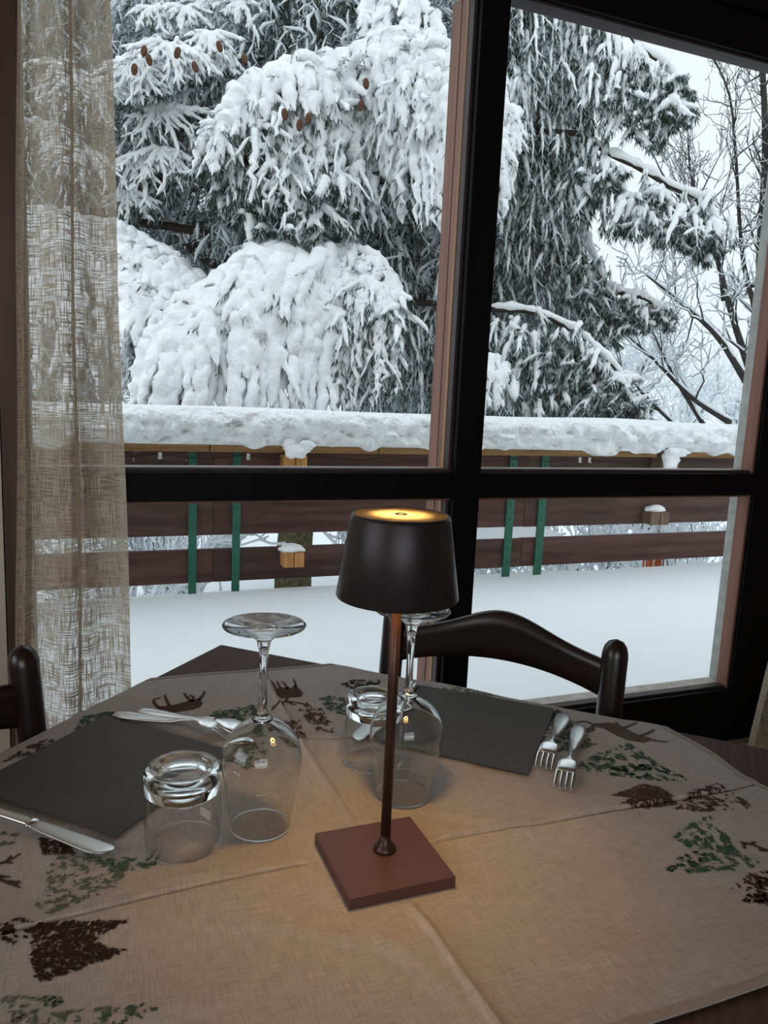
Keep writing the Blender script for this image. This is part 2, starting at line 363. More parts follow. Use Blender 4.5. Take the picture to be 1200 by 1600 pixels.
# ------------------------------------------------------------------ terrace
deck = box('terrace_deck', -4, 9.0, 1.97, 4.32, -0.30, -0.12, MT['rail_board2']); deck['kind'] = 'structure'
def snow_sheet(name, x0, x1, y0, y1, nx, ny, zf, m, kind='structure', base=None):
    X, Y = np.meshgrid(np.linspace(x0, x1, nx), np.linspace(y0, y1, ny)); Z = zf(X, Y)
    V = np.stack([X, Y, Z], -1).reshape(-1, 3); i = np.arange(nx-1)[None, :] + (np.arange(ny-1)*nx)[:, None]; i = i.ravel()
    b = Bag(); b.add(V, np.stack([i, i+1, i+nx+1, i+nx], 1))
    if base is not None:                      # skirt gives the sheet its thickness
        ed = np.concatenate([np.arange(nx), np.arange(1, ny)*nx+nx-1, (ny-1)*nx+np.arange(nx-2, -1, -1), np.arange(ny-2, 0, -1)*nx])
        Vt = V[ed]; Vb = Vt.copy(); Vb[:, 2] = base; k = len(ed); q = np.arange(k); r = (q+1) % k
        b.add(np.vstack([Vt, Vb]), np.stack([q, q+k, r+k, r], 1))
    o = b.build(name, m, None, True); o['kind'] = kind
    return o
def deck_z(X, Y):
    P = np.stack([X.ravel()*1.1, Y.ravel()*1.4, X.ravel()*0+.5], 1); n = vnoise(P)+.5*vnoise(P*2.7)
    P2 = np.stack([X.ravel()*6, Y.ravel()*9, X.ravel()*0+.5], 1)
    near = np.exp(-((X-1.9)**2/0.25+(Y-2.05)**2/0.06)).ravel()*vnoise(P2)*0.03
    return (0.088+0.0065*X.ravel()+n*0.010+near).reshape(X.shape)+0.012*np.clip(2.5-Y, 0, 1)
o = snow_sheet('terrace_snow', -4, 9.0, 1.97, 4.20, 160, 60, deck_z, MT['snow_flat'], base=-0.12)
o['label'] = 'smooth deep snow covering the terrace outside the window'

# ---- railing
YR = 4.2
rail = thing('terrace_railing', 'maroon board terrace railing with green steel posts under deep snow', 'railing', (0, YR, 0))
rail.location = (0, 0, 0)
joints = [-3.2, 0.69, 2.67, 5.1, 8.6]
for (z0, z1) in ((0.154, 0.340), (0.420, 0.614), (0.690, 0.884)):
    for k, (a, b_) in enumerate(zip(joints, joints[1:])):
        jz = random.uniform(-.003, .003)
        box('board', a+0.0012, b_-0.0012, YR, YR+0.035, z0+jz, z1+jz, MT['rail_board' if (k+int(z0*10)) % 2 else 'rail_board2'], rail, 0.004)
cj = [-3.2, 0.655, 1.62, 3.64, 3.80, 6.2, 8.6]
for k, (a, b_) in enumerate(zip(cj, cj[1:])):
    if a == 3.64: continue
    box('cap_board', a+0.003, b_-0.003, YR-0.07, YR+0.15, 0.885, 0.936, MT['rail_cap'], rail, 0.004)
for (a, b_) in ((0.554, 0.597), (0.791, 0.835), (2.530, 2.584), (2.766, 2.822), (-1.5, -1.45), (4.9, 4.95)):
    pz = 0.02
    bm = box_bm(a, b_, YR-0.018, YR-0.004, pz, 0.884, 0.002)
    bm_obj('post', bm, MT['green'], rail)
    for z in (0.20, 0.285, 0.47, 0.57, 0.74, 0.82):
        b2 = lathe_bm([(0.0, 0), (0.008, 0), (0.008, 0.006), (0, 0.009)], 8)
        bmesh.ops.rotate(b2, verts=b2.verts, matrix=Matrix.Rotation(math.radians(90), 3, 'X'))
        bmesh.ops.translate(b2, verts=b2.verts, vec=((a+b_)/2, YR-0.018, z)); bm_obj('bolt', b2, MT['green'], rail)
def snow_lump(name, c, s, parent, m='snow', seed=0, amp=0.35, sc=9, sub=3, flat=0.45):
    bm = bmesh.new(); bmesh.ops.create_icosphere(bm, subdivisions=sub, radius=1)
    V = np.array([v.co[:] for v in bm.verts]); nz = vnoise(V*2.1+seed*3.7)+.5*vnoise(V*4.7+seed)
    for v, n in zip(bm.verts, nz):
        p = np.array(v.co[:])*(1+amp*n)
        if p[2] < -flat: p[2] = -flat
        v.co = (c[0]+p[0]*s[0], c[1]+p[1]*s[1], c[2]+p[2]*s[2])
    return bm_obj(name, bm, MT[m], parent, True)
# beam ends
for (x0, x1, z0, z1, mk, top) in ((1.055, 1.183, 0.70, 0.875, 'block', 0), (1.068, 1.183, 0.241, 0.325, 'block', 1),
                                   (3.655, 3.80, 0.70, 0.94, 'block_grey', 0), (3.615, 3.765, 0.425, 0.515, 'block_grey', 1)):
    half = (x0+x1)/2
    bm = box_bm(x0, half-0.002, YR-0.10, YR+0.03, z0, z1, 0.004); box_bm(half+0.002, x1, YR-0.105, YR+0.03, z0, z1-0.003, 0.004, bm=bm)
    bm_obj('beam_end', bm, MT[mk], rail)
    if top: snow_lump('snow_cap', ((x0+x1)/2-.005, YR-0.045, z1+0.012), (0.075, 0.055, 0.030), rail, seed=x0, amp=.2)
# the snow lying along the rail: rounded top, pitted near face
nx = 420; prof = [(-0.085, 0.925), (-0.115, 0.945), (-0.135, 0.985), (-0.140, 1.03), (-0.128, 1.075), (-0.10, 1.105), (-0.05, 1.122), (0.02, 1.127), (0.10, 1.118), (0.17, 1.09), (0.20, 1.03), (0.19, 0.97), (0.15, 0.937), (0.0, 0.937)]
P2 = smooth_pts(prof, 30); xs = np.linspace(-3.2, 8.6, nx*3)
V = np.stack([np.repeat(xs, len(P2)), np.tile(P2[:, 0], len(xs))+YR, np.tile(P2[:, 1], len(xs))], 1)
nz = vnoise(V*np.array([9, 9, 15.]))+.7*vnoise(V*np.array([19, 19, 30.])+5)+.3*vnoise(V*np.array([40, 40, 55.])+3)
face = np.clip((1.10-V[:, 2])/0.05, 0, 1)*np.clip((V[:, 2]-0.925)/0.02, 0, 1)
V[:, 1] += nz*0.050*face*np.sign(V[:, 1]-YR-.03)*1.0
V[:, 2] += 0.012*vnoise(V*np.array([1.2, 0.2, 0.2])+9)*(V[:, 2] > 1.0) - (np.clip(vnoise(V*np.array([9, 3, 3.])+2), .1, 1)-.1)*0.05*(V[:, 2] < .96)*(V[:, 1] < YR-.02)
k = len(P2); ii = (np.arange(len(xs)-1)*k)[:, None]; jj = np.arange(k); j2 = (jj+1) % k
Q = np.stack([ii+jj, ii+j2, ii+k+j2, ii+k+jj], -1).reshape(-1, 4)
b = Bag(); b.add(V, Q); rs = b.build('rail_snow', MT['snow_pitted'], None, True)
tag(rs, 'deep rounded ridge of snow lying along the top of the terrace railing', 'snow')
for i, (x, z, sx_, sz_) in enumerate(((1.12, 0.905, .075, .055), (1.17, 0.93, .05, .04), (1.08, .92, .045, .03))):
    pass
def clump(name, parts, parent):
    bm = bmesh.new()
    for q, (c, s) in enumerate(parts):
        t_ = bmesh.new(); bmesh.ops.create_icosphere(t_, subdivisions=3, radius=1)
        V = np.array([v.co[:] for v in t_.verts]); nz = vnoise(V*2.3+q*3.7)+.5*vnoise(V*5+q)
        for v, n in zip(t_.verts, nz):
            p = np.array(v.co[:])*(1+.3*n); v.co = (c[0]+p[0]*s[0], c[1]+p[1]*s[1], c[2]+p[2]*s[2])
        me = bpy.data.meshes.new('t'); t_.to_mesh(me); t_.free(); bm.from_mesh(me); bpy.data.meshes.remove(me)
    return bm_obj(name, bm, MT['snow'], parent, True)
clump('hanging_clump', [((1.115, YR-.12, .90), (.070, .035, .040)), ((1.17, YR-.12, .935), (.045, .03, .03)), ((1.08, YR-.11, .935), (.045, .03, .035))], rs)
clump('hanging_clump', [((3.72, YR-.11, .87), (.07, .035, .07)), ((3.75, YR-.12, .93), (.10, .035, .035)), ((3.69, YR-.11, .80), (.03, .025, .04))], rs)
for x, cl_ in ((0.40, 'pale metal clip under the rail cap nearest the curtain'), (1.05-.19, 'pale metal clip under the rail cap just left of the orange-brown beam end'), (3.01, 'left one of the close pair of pale clips under the rail cap'), (3.085, 'right one of the close pair of pale clips under the rail cap')):
    cpx = thing('cable_clip', cl_, 'clip', (x, YR-0.075, 0.862), group='pale clips under the railing cap')
    bm = box_bm(-.012, .012, -.004, .0, -.004, .024, .001); box_bm(-.014, -.002, -.012, -.003, -.022, -.006, .001, bm=bm); box_bm(.003, .013, -.012, -.003, -.022, -.010, .001, bm=bm)
    box_bm(-.012, .012, -.003, .003, -.022, .0, 0, bm=bm)
    bmesh.ops.scale(bm, vec=(.75, .75, .75), verts=bm.verts); bm_obj('clip_body', bm, MT['clip'], cpx)
for k_, (a, b_) in enumerate(((-2.8, 0.40), (0.40, 0.86), (0.86, 3.01), (3.085, 6.0))):
    n_ = 24; t_ = np.linspace(0, 1, n_); X = a+(b_-a)*t_
    Z = 0.868-0.022*np.abs(np.sin(t_*math.pi*max(1, round((b_-a)/.45))))
    cb = sweep('string_cable', np.stack([X, X*0+YR-0.030, Z], 1), 0.003, MT['cable'], rail, 6)

# ------------------------------------------------------------------ garden beyond and below the terrace
def hill_z(X, Y):
    P = np.stack([X.ravel()*.5, Y.ravel()*.5, X.ravel()*0], 1)
    return (-1.25+0.22*vnoise(P)+.08*vnoise(P*3)).reshape(X.shape) - 0.02*np.clip(Y-12, 0, 60) + 0.0*X
hill = snow_sheet('garden_snow', -25, 45, 4.5, 70, 120, 110, hill_z, MT['snow_flat'])
hill['label'] = 'snow covered garden slope below the terrace'

TRK = ony(464, 870, 7.2); TX, TY = float(TRK[0]), float(TRK[1])
cedar = thing('cedar_tree', 'huge snow-laden dark cedar with drooping boughs behind the terrace railing', 'tree', (0, 0, 0))
tz = np.linspace(-1.4, 10, 40); tp = np.stack([TX+.05*np.sin(tz*.8), TY+.04*np.cos(tz), tz], 1)
b = Bag(); b.tube(tp, 0.185-0.009*(tz+1.4), 20, 0.06, 14); b.build('trunk', MT['bark'], cedar)

SN = Bag(); ND = Bag(); FR = Bag(); 
def needles(bag, P0, D, L, Wd):
    """many thin triangular needle strands: base P0, direction D (unit*1), length L, width Wd"""
    n = len(P0); R_ = RNG.normal(size=(n, 3)); side = np.cross(D, R_); side /= (np.linalg.norm(side, axis=1)[:, None]+1e-9)
    mid = P0+D*L[:, None]*.45
    a = P0; b_ = mid+side*Wd[:, None]*.5; c = P0+D*L[:, None]; d = mid-side*Wd[:, None]*.5
    V = np.stack([a, b_, c, d], 1).reshape(-1, 3); i = np.arange(n)*4
    bag.add(V, np.stack([i, i+1, i+2, i+3], 1))
def finger(A, B, r0, arch=0.35, k=12, n=8, lump=.36, lsc=15., nd=60, frost=.3, snowfrac=1.0, bags=None, nlen=.10, tipr=.25, wob=.03):
    sn, ndl, fr = bags
    Ln0 = np.linalg.norm(np.array(B)-np.array(A)); k = int(max(7, min(34, Ln0/(.030 if r0 > .04 else .045)))); n = 11 if r0 > .05 else (8 if r0 > .03 else 6)
    A = np.array(A, float); B = np.array(B, float); Ln = np.linalg.norm(B-A)
    Mid = A*(1-.55)+B*.55; Mid[2] = A[2]*(.5+arch*.5)+B[2]*(.5-arch*.5)+arch*.25*Ln
    t = np.linspace(0, 1, k)[:, None]
    P = A*(1-t)**2+2*Mid*t*(1-t)+B*t*t
    P[1:-1] += RNG.normal(size=(k-2, 3))*wob*Ln*.5
    tt = t[:, 0]; R_ = r0*np.minimum(1, tt*5+.45)*(1-(1-tipr)*tt**2.2)
    ks = max(3, int(k*snowfrac))
    rs_ = R_[:ks].copy(); rs_[-1] *= .25; rs_[0] *= .3
    Ps = P[:ks].copy(); Ps[:, 2] += R_[:ks]*.25
    rs_[1:-1] *= 1+.10*RNG.normal(size=ks-2)
    sn.tube(Ps, rs_, n, lump, lsc)
    if nd:
        def emit(bag, m, low):
            u = RNG.uniform(0.02, 1.0, m)*(k-1); i = np.minimum(u.astype(int), k-2); f = (u-i)[:, None]
            Q = P[i]*(1-f)+P[i+1]*f; T = P[i+1]-P[i]; T /= np.linalg.norm(T, axis=1)[:, None]+1e-9
            rr = (R_[i])[:, None]
            off = RNG.normal(size=(m, 3)); off /= np.linalg.norm(off, axis=1)[:, None]; off[:, 2] = off[:, 2]*.6-low
            D = T*.8+off*.75+np.array([0, 0, -.45]); D /= np.linalg.norm(D, axis=1)[:, None]
            needles(bag, Q+off*rr*.75, D, RNG.uniform(.45, 1.1, m)*nlen, RNG.uniform(.06, .13, m)*nlen)
        emit(ndl, int(nd*1.2), .6); emit(fr, int(nd*frost*1.6), .1)
    return P, R_
def interp(poly, s):
    P = np.array(poly, float); k = len(P)-1; u = np.clip(s, 0, 1)*k; i = np.minimum(int(u), k-1); f = u-i
    return P[i]*(1-f)+P[i+1]*f
def mass(name, ridge, hem, n, r0, lmin=.45, nd=60, arch=.35, branch=True, kick=.16, side=.06, lobes=None, **kw):
    if lobes is None: lobes = 5 if r0 > .04 else 2
    r0 = r0*(.80 if r0 > .05 else .80)
    """a bough: woody branch along ridge (image-surveyed px,py,depth), branchlets falling to the hem"""
    bags = (Bag(), Bag(), Bag())
    rd = [ond(*p) for p in ridge]; hm = [ond(*p) for p in hem]
    thin = r0 < .04
    if thin: n = int(n*3.4); kw.setdefault('nlen', .075); kw.setdefault('wob', .012)
    for q in range(n):
        s = (q+RNG.uniform(.1, .9))/n
        A = interp(rd, s); B = interp(hm, np.clip(s+RNG.normal()*side, 0, 1))
        l = RNG.uniform(lmin, 1.05) if RNG.random() < .6 else RNG.uniform(.85, 1.05)
        st = RNG.uniform(0, .35) if RNG.random() < .35 else 0
        if thin: st = RNG.uniform(0, .72); l = min(1.03, st+RNG.uniform(.18, .42))
        A2 = A*(1-st)+B*st; B2 = A*(1-l)+B*l
        if thin: A2 = A2+RNG.normal(size=3)*.06; B2 = B2+RNG.normal(size=3)*.06
        out = CC-A; out[2] = 0; out /= np.linalg.norm(out)
        A2 = A2+out*RNG.uniform(-.5, .5)*kick+np.array([0, 0, RNG.uniform(-.05, .02)]); B2 = B2+out*RNG.uniform(-.3, 1)*kick
        P, R_ = finger(A2, B2, r0*RNG.uniform(.65, 1.25), arch=arch*(.6 if thin else 1), nd=int(nd*(.5 if thin else 1)), bags=bags, **kw)
        Ln = np.linalg.norm(B2-A2); ax = P[-1]-P[0]; ax /= np.linalg.norm(ax); sd = np.cross(ax, out); sd /= np.linalg.norm(sd)+1e-9
        for j in range(lobes):
            u = RNG.uniform(.12, .88); i = int(u*(len(P)-1)); T = P[min(i+1, len(P)-1)]-P[max(i-1, 0)]; T /= np.linalg.norm(T)+1e-9
            D = T+sd*RNG.choice([-1, 1])*RNG.uniform(.12, .48)+out*RNG.uniform(-.05, .22)+np.array([0, 0, -.12]); D /= np.linalg.norm(D)
            finger(P[i], P[i]+D*Ln*RNG.uniform(.18, .36), R_[i]*RNG.uniform(.42, .70), arch=.15, nd=int(nd*.35), bags=bags, nlen=.085, tipr=.3)
    root = None
    if branch:
        t0 = tp[np.argmin(abs(tp[:, 2]-rd[0][2]+.15))]; sp_ = smooth_pts(rd, 18)-np.array([0, 0, r0*.6]); lin = np.linspace(0, 1, 9)[:-1, None]
        pts = np.vstack([t0*(1-lin)+sp_[0]*lin+np.array([0, 0, .12])*np.sin(lin*3.14), sp_])
        R_ = np.linspace(.045 if r0 > .04 else .030, .010, 26); root = Bag(); root.tube(pts, R_, 7, .15, 20); root = root.build('bough', MT['bark_dark'], cedar)
    else:
        pts = smooth_pts(rd, 14); pts[:, 2] -= r0*.6; root = Bag(); root.tube(pts, np.linspace(.03, .01, 14), 6, .1, 20); root = root.build('bough', MT['bark_dark'], cedar)
    if branch: rp_ = smooth_pts(rd, 30)+np.array([0, 0, max(.012, r0*.2)]); bags[0].tube(rp_, np.concatenate([[.004], np.full(28, max(.030, r0*.7))*(1+.2*RNG.normal(size=28)), [.004]]), 8, .35, 16)
    bags[0].build('snow_load', MT['snow'], root, kind='stuff')
    if bags[1].n: bags[1].build('needles', MT['needle'], root, smooth=False, kind='stuff')
    if bags[2].n: bags[2].build('frosted_needles', MT['frost'], root, smooth=False, kind='stuff')
    return root

# --- left window
mass('top', [(620, -60, 6.8), (600, -10, 6.6), (640, -5, 6.4), (670, 20, 6.3)], [(540, 80, 6.4), (570, 85, 6.2), (640, 90, 6.1), (705, 95, 6.1)], 16, .085, nd=30)
mass('right big', [(530, 95, 6.7), (570, 70, 6.4), (620, 60, 6.2), (670, 70, 6.1), (720, 90, 6.0), (780, 140, 6.0)],
     [(585, 230, 6.2), (610, 310, 6.0), (640, 365, 5.8), (690, 370, 5.7), (740, 330, 5.7), (800, 350, 5.8)], 40, .10, nd=55, side=.04)
mass('right big upper', [(560, 80, 6.3), (600, 60, 6.1), (650, 60, 5.9), (700, 85, 5.8)], [(570, 170, 6.1), (610, 230, 5.9), (650, 230, 5.7), (700, 250, 5.6)], 16, .11, nd=20)
mass('center', [(560, 95, 6.6), (520, 95, 6.3), (480, 92, 6.2), (430, 110, 6.1), (385, 135, 6.0), (355, 175, 6.0)],
     [(585, 370, 6.1), (530, 345, 5.9), (480, 380, 5.8), (420, 330, 5.7), (350, 290, 5.6), (300, 265, 5.7)], 46, .085, nd=60, side=.04)
mass('center tips', [(345, 200, 6.0), (400, 260, 5.9), (450, 290, 5.9), (520, 250, 5.9)], [(300, 315, 5.8), (380, 380, 5.8), (440, 370, 5.8), (560, 380, 5.8)], 18, .045, nd=90, branch=False)
mass('center top', [(545, 90, 6.3), (490, 88, 6.0), (430, 108, 5.9), (385, 135, 5.9)], [(560, 180, 6.1), (500, 200, 5.8), (430, 210, 5.7), (350, 215, 5.7)], 14, .10, nd=10, branch=False)
mass('left upper', [(400, 95, 6.9), (350, 70, 6.7), (290, 60, 6.6), (240, 62, 6.5), (205, 85, 6.5), (170, 110, 6.5)],
     [(385, 130, 6.5), (320, 130, 6.3), (275, 150, 6.2), (240, 170, 6.1), (200, 180, 6.1), (165, 170, 6.2)], 26, .035, nd=70, frost=.5)
mass('left mid', [(380, 130, 7.0), (300, 130, 6.9), (250, 140, 6.8), (200, 150, 6.7)], [(370, 230, 6.7), (290, 260, 6.7), (240, 310, 6.6), (180, 340, 6.6)], 30, .022, nd=110, frost=.8, lump=.3)
mass('left mid low', [(290, 200, 6.9), (250, 210, 6.8), (220, 240, 6.7)], [(280, 330, 6.7), (230, 340, 6.6), (180, 330, 6.6)], 16, .024, nd=100, frost=.8, lump=.3, branch=False)
mass('left low', [(30, 330, 6.6), (110, 345, 6.4), (200, 365, 6.2), (240, 390, 6.1), (280, 415, 6.1), (325, 460, 6.0)],
     [(20, 600, 6.1), (100, 640, 5.9), (185, 600, 5.8), (195, 540, 5.8), (215, 560, 5.7), (260, 520, 5.8)], 40, .11, nd=40, side=.03, lobes=3, lump=.30, lsc=20)
mass('bottom', [(560, 395, 6.2), (500, 395, 6.0), (440, 395, 5.9), (400, 395, 5.8), (350, 435, 5.7), (300, 475, 5.6), (250, 520, 5.5)],
     [(520, 660, 5.7), (480, 665, 5.5), (430, 665, 5.4), (380, 665, 5.3), (310, 665, 5.2), (250, 665, 5.2), (200, 650, 5.2)], 50, .115, nd=30, lmin=.8, side=.02, lump=.30, lsc=20, lobes=2, wob=.015)
mass('bottom upper', [(550, 392, 6.0), (480, 392, 5.8), (420, 392, 5.7), (370, 425, 5.6)], [(500, 520, 5.7), (440, 500, 5.5), (370, 510, 5.4), (300, 500, 5.4)], 18, .095, nd=25, branch=False, lobes=2, lump=.30, lsc=20, wob=.015)
mass('right fall', [(540, 388, 6.0), (555, 392, 5.9), (585, 400, 5.8), (620, 440, 5.8)],
     [(480, 560, 5.7), (520, 650, 5.6), (575, 650, 5.5), (630, 615, 5.5)], 24, .062, nd=90, side=.04)
mass('mid dark right', [(600, 330, 6.8), (650, 360, 6.8), (700, 380, 6.7)], [(610, 600, 6.6), (660, 650, 6.6), (720, 650, 6.6)], 26, .025, nd=140, frost=.6, lump=.3)
def stars(pts, r0=.024):
    bags = (Bag(), Bag(), Bag())
    for (px, py, dd, L_, tilt) in pts:
        A = ond(px, py, dd); out = CC-A; out[2] = 0; out /= np.linalg.norm(out); sd = np.cross(out, [0, 0, 1])
        for q in range(9):
            a = math.radians(tilt)+(q-4)*.27+RNG.normal()*.08; D = sd*math.sin(a)*-1+np.array([0, 0, -math.cos(a)])*.9+out*.35; D /= np.linalg.norm(D)
            P, R_ = finger(A, A+D*L_*RNG.uniform(.7, 1.1), r0*RNG.uniform(.8, 1.3), arch=.2, nd=26, bags=bags, nlen=.05, lump=.25, frost=.5)
            for j in range(5):
                i = RNG.integers(1, len(P)-1); T = P[i]-P[i-1]; T /= np.linalg.norm(T); D2 = T+sd*RNG.choice([-1, 1])*.6+out*.1
                finger(P[i], P[i]+D2/np.linalg.norm(D2)*L_*.22, r0*.6, arch=.1, nd=8, bags=bags, nlen=.04, lump=.2)
    o = Bag(); o.tube(smooth_pts([ond(420, 60, 6.9), ond(330, 75, 6.7), ond(250, 95, 6.5), ond(200, 120, 6.4)], 14), np.linspace(.03, .012, 14), 6); o = o.build('bough', MT['bark_dark'], cedar)
    bags[0].build('snow_load', MT['snow'], o, kind='stuff'); bags[1].build('needles', MT['needle'], o, smooth=False, kind='stuff'); bags[2].build('frosted_needles', MT['frost'], o, smooth=False, kind='stuff')
stars([(90, 95, 6.0, .45, 0), (140, 120, 6.0, .45, 10), (70, 190, 6.1, .45, 5), (130, 230, 6.1, .4, -10), (208, 95, 6.0, .42, 12), (262, 68, 6.0, .42, -8), (190, 100, 6.1, .36, 30), (300, 75, 6.1, .34, -20), (330, 50, 6.2, .30, 0), (355, 85, 6.3, .26, -25), (245, 165, 6.3, .5, 20), (215, 240, 6.35, .45, 25),
       (250, 230, 6.35, .45, 0), (290, 10, 6.4, .3, 0), (240, 10, 6.4, .3, 20), (330, 0, 6.5, .28, -10), (375, 0, 6.5, .3, -10), (200, 300, 6.4, .35, 10)])
# --- right window
TH = dict(nd=110, frost=.7, lump=.35, n_=0)
mass('r0', [(760, -60, 6.6), (820, -60, 6.6), (900, -40, 6.6), (960, 10, 6.5)], [(780, 200, 6.3), (830, 260, 6.3), (900, 230, 6.3), (960, 190, 6.3)], 46, .026, nd=110, frost=.7, lump=.3)
mass('r1', [(900, -20, 6.4), (960, 20, 6.3), (1000, 70, 6.2), (1040, 100, 6.2), (1068, 140, 6.2)],
     [(900, 170, 6.2), (940, 220, 6.1), (985, 240, 6.1), (1040, 215, 6.1), (1074, 200, 6.1)], 36, .036, nd=80, frost=.5, side=.04)
mass('r1b', [(780, 130, 6.6), (840, 150, 6.5), (900, 200, 6.5)], [(790, 420, 6.5), (850, 440, 6.4), (900, 400, 6.4)], 40, .026, nd=130, frost=.8, lump=.3)
mass('r2', [(905, 205, 6.3), (950, 235, 6.2), (1000, 260, 6.1), (1050, 290, 6.1), (1095, 310, 6.1), (1128, 355, 6.1)],
     [(905, 340, 6.2), (950, 370, 6.1), (1000, 380, 6.0), (1050, 390, 6.0), (1080, 395, 6.0), (1130, 395, 6.0)], 44, .036, nd=80, frost=.5, side=.03)
mass('r3', [(770, 300, 6.7), (830, 330, 6.6), (880, 320, 6.5), (915, 370, 6.5), (945, 440, 6.5)],
     [(780, 480, 6.6), (840, 510, 6.5), (880, 500, 6.5), (930, 520, 6.5), (945, 530, 6.5)], 46, .026, nd=130, frost=.8, lump=.3)
mass('r4', [(935, 440, 6.6), (970, 455, 6.5), (1010, 465, 6.5), (1050, 495, 6.5)], [(930, 540, 6.5), (965, 520, 6.5), (1000, 510, 6.5), (1050, 515, 6.5)], 20, .028, nd=60, frost=.5)
mass('r5', [(765, 480, 6.2), (830, 485, 6.1), (890, 510, 6.0), (935, 545, 5.9), (975, 590, 5.9), (1005, 640, 5.9)],
     [(760, 650, 6.1), (820, 655, 6.0), (870, 660, 5.9), (910, 660, 5.9), (960, 660, 5.9), (1005, 665, 5.9)], 60, .030, nd=110, frost=.6, side=.03)
mass('r6', [(760, 540, 5.8), (780, 560, 5.8), (800, 590, 5.8)], [(740, 660, 5.7), (770, 660, 5.7), (815, 660, 5.7)], 10, .07, nd=40, branch=False)
mass('post side', [(770, 120, 6.1), (800, 160, 6.0), (812, 200, 6.0)], [(740, 330, 5.9), (785, 350, 5.9), (805, 280, 5.9)], 9, .085, nd=30, branch=False)

# --- inner foliage: hanging sprays with a dusting of snow, filling the crown
def in_poly(x, y, poly):
    c = np.zeros(len(x), bool); j = len(poly)-1
    for i in range(len(poly)):
        xi, yi = poly[i]; xj, yj = poly[j]
        c ^= ((yi > y) != (yj > y)) & (x < (xj-xi)*(y-yi)/(yj-yi+1e-9)+xi); j = i
    return c
def fill(polys, n, d0, d1, snowprob, ln=(.12, .34)):
    s, a, f = Bag(), Bag(), Bag()
    for poly, cnt in polys:
        P = np.array(poly); m = 0
        while m < cnt*n:
            X = RNG.uniform(P[:, 0].min(), P[:, 0].max(), 400); Y = RNG.uniform(P[:, 1].min(), P[:, 1].max(), 400); ok = in_poly(X, Y, poly)
            for px, py in zip(X[ok], Y[ok]):
                m += 1
                A = ond(px, py, RNG.uniform(d0, d1)); L_ = RNG.uniform(*ln)
                D = np.array([RNG.normal()*.35, RNG.normal()*.35, -1.0]); D /= np.linalg.norm(D)
                K = 4; t = np.linspace(0, 1, K)[:, None]; h = np.array([RNG.normal(), RNG.normal(), 0])*.08
                Pt = A+D*L_*t+h*np.sin(t*2.5)
                if RNG.random() < snowprob:
                    s.tube(Pt+np.array([0, -.02, .012]), np.array([.35, 1, .9, .2])*RNG.uniform(.007, .020), 5)
                mm = 20; u = RNG.uniform(0, 1, mm)[:, None]; Q = A+D*L_*u
                DD = D*.7+RNG.normal(size=(mm, 3))*.5; DD /= np.linalg.norm(DD, axis=1)[:, None]
                needles(a if RNG.random() < .52 else f, Q, DD, RNG.uniform(.05, .11, mm), RNG.uniform(.006, .012, mm))
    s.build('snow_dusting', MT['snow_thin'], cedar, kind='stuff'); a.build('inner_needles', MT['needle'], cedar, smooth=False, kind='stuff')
    f.build('inner_frosted_needles', MT['frost'], cedar, smooth=False, kind='stuff')
PL = [(-60, -60), (730, -60), (730, 660), (560, 660), (540, 560), (-60, 640)]
PR = [(740, -60), (890, -60), (930, 40), (900, 140), (905, 260), (890, 330), (930, 430), (940, 520), (900, 600), (870, 640), (740, 650)]
fill([(PL, .82), (PR, .34)], 17500, 7.0, 8.9, .62)
fill([([(370, -60), (570, -60), (570, 110), (370, 110)], .5), ([(300, 350), (700, 300), (720, 470), (420, 440)], .5)], 1500, 6.55, 7.0, .6)
# bare inner branches
bb_ = [[(500, 420, 7), (560, 400, 6.9), (620, 350, 6.8), (700, 330, 6.9)], [(640, 470, 6.8), (700, 440, 6.9), (760, 470, 6.7)], [(320, 400, 7), (380, 430, 6.9), (430, 400, 7)],
       [(300, 380, 7.1), (350, 420, 6.9), (400, 370, 7)]]
for q in bb_:
    p = smooth_pts([tp[np.argmin(abs(tp[:, 2]-ond(*q[0])[2]))]]+[ond(*c) for c in q], 20); sweep('bare_branch', p, np.linspace(.05, .015, 20), MT['bark_dark'], cedar, 7, lump=.1)
# cones standing on the boughs
cm = None
for (px, py, dd) in ((225, 80, 5.75), (233, 94, 5.75), (277, 83, 5.8), (210, 109, 5.75), (305, 105, 5.85), (343, 73, 6.0), (382, 93, 6.1), (572, 131, 5.75), (564, 165, 5.7), (468, 196, 5.55), (482, 186, 5.55), (445, 179, 5.55)):
    c = ond(px, py, dd)
    if cm is None:
        bm = lathe_bm([(0, -.040), (.014, -.036), (.023, -.015), (.025, .005), (.021, .028), (.012, .040), (0, .044)], 12); me = bpy.data.meshes.new('cone'); bm.to_mesh(me); bm.free()
        me.polygons.foreach_set('use_smooth', [True]*len(me.polygons)); me.materials.append(MT['cone']); cm = me
    oc = bpy.data.objects.new('cone', cm); C.objects.link(oc); oc.location = c; oc.parent = cedar; oc.rotation_euler = (random.uniform(-.3, .3), random.uniform(-.3, .3), 0)

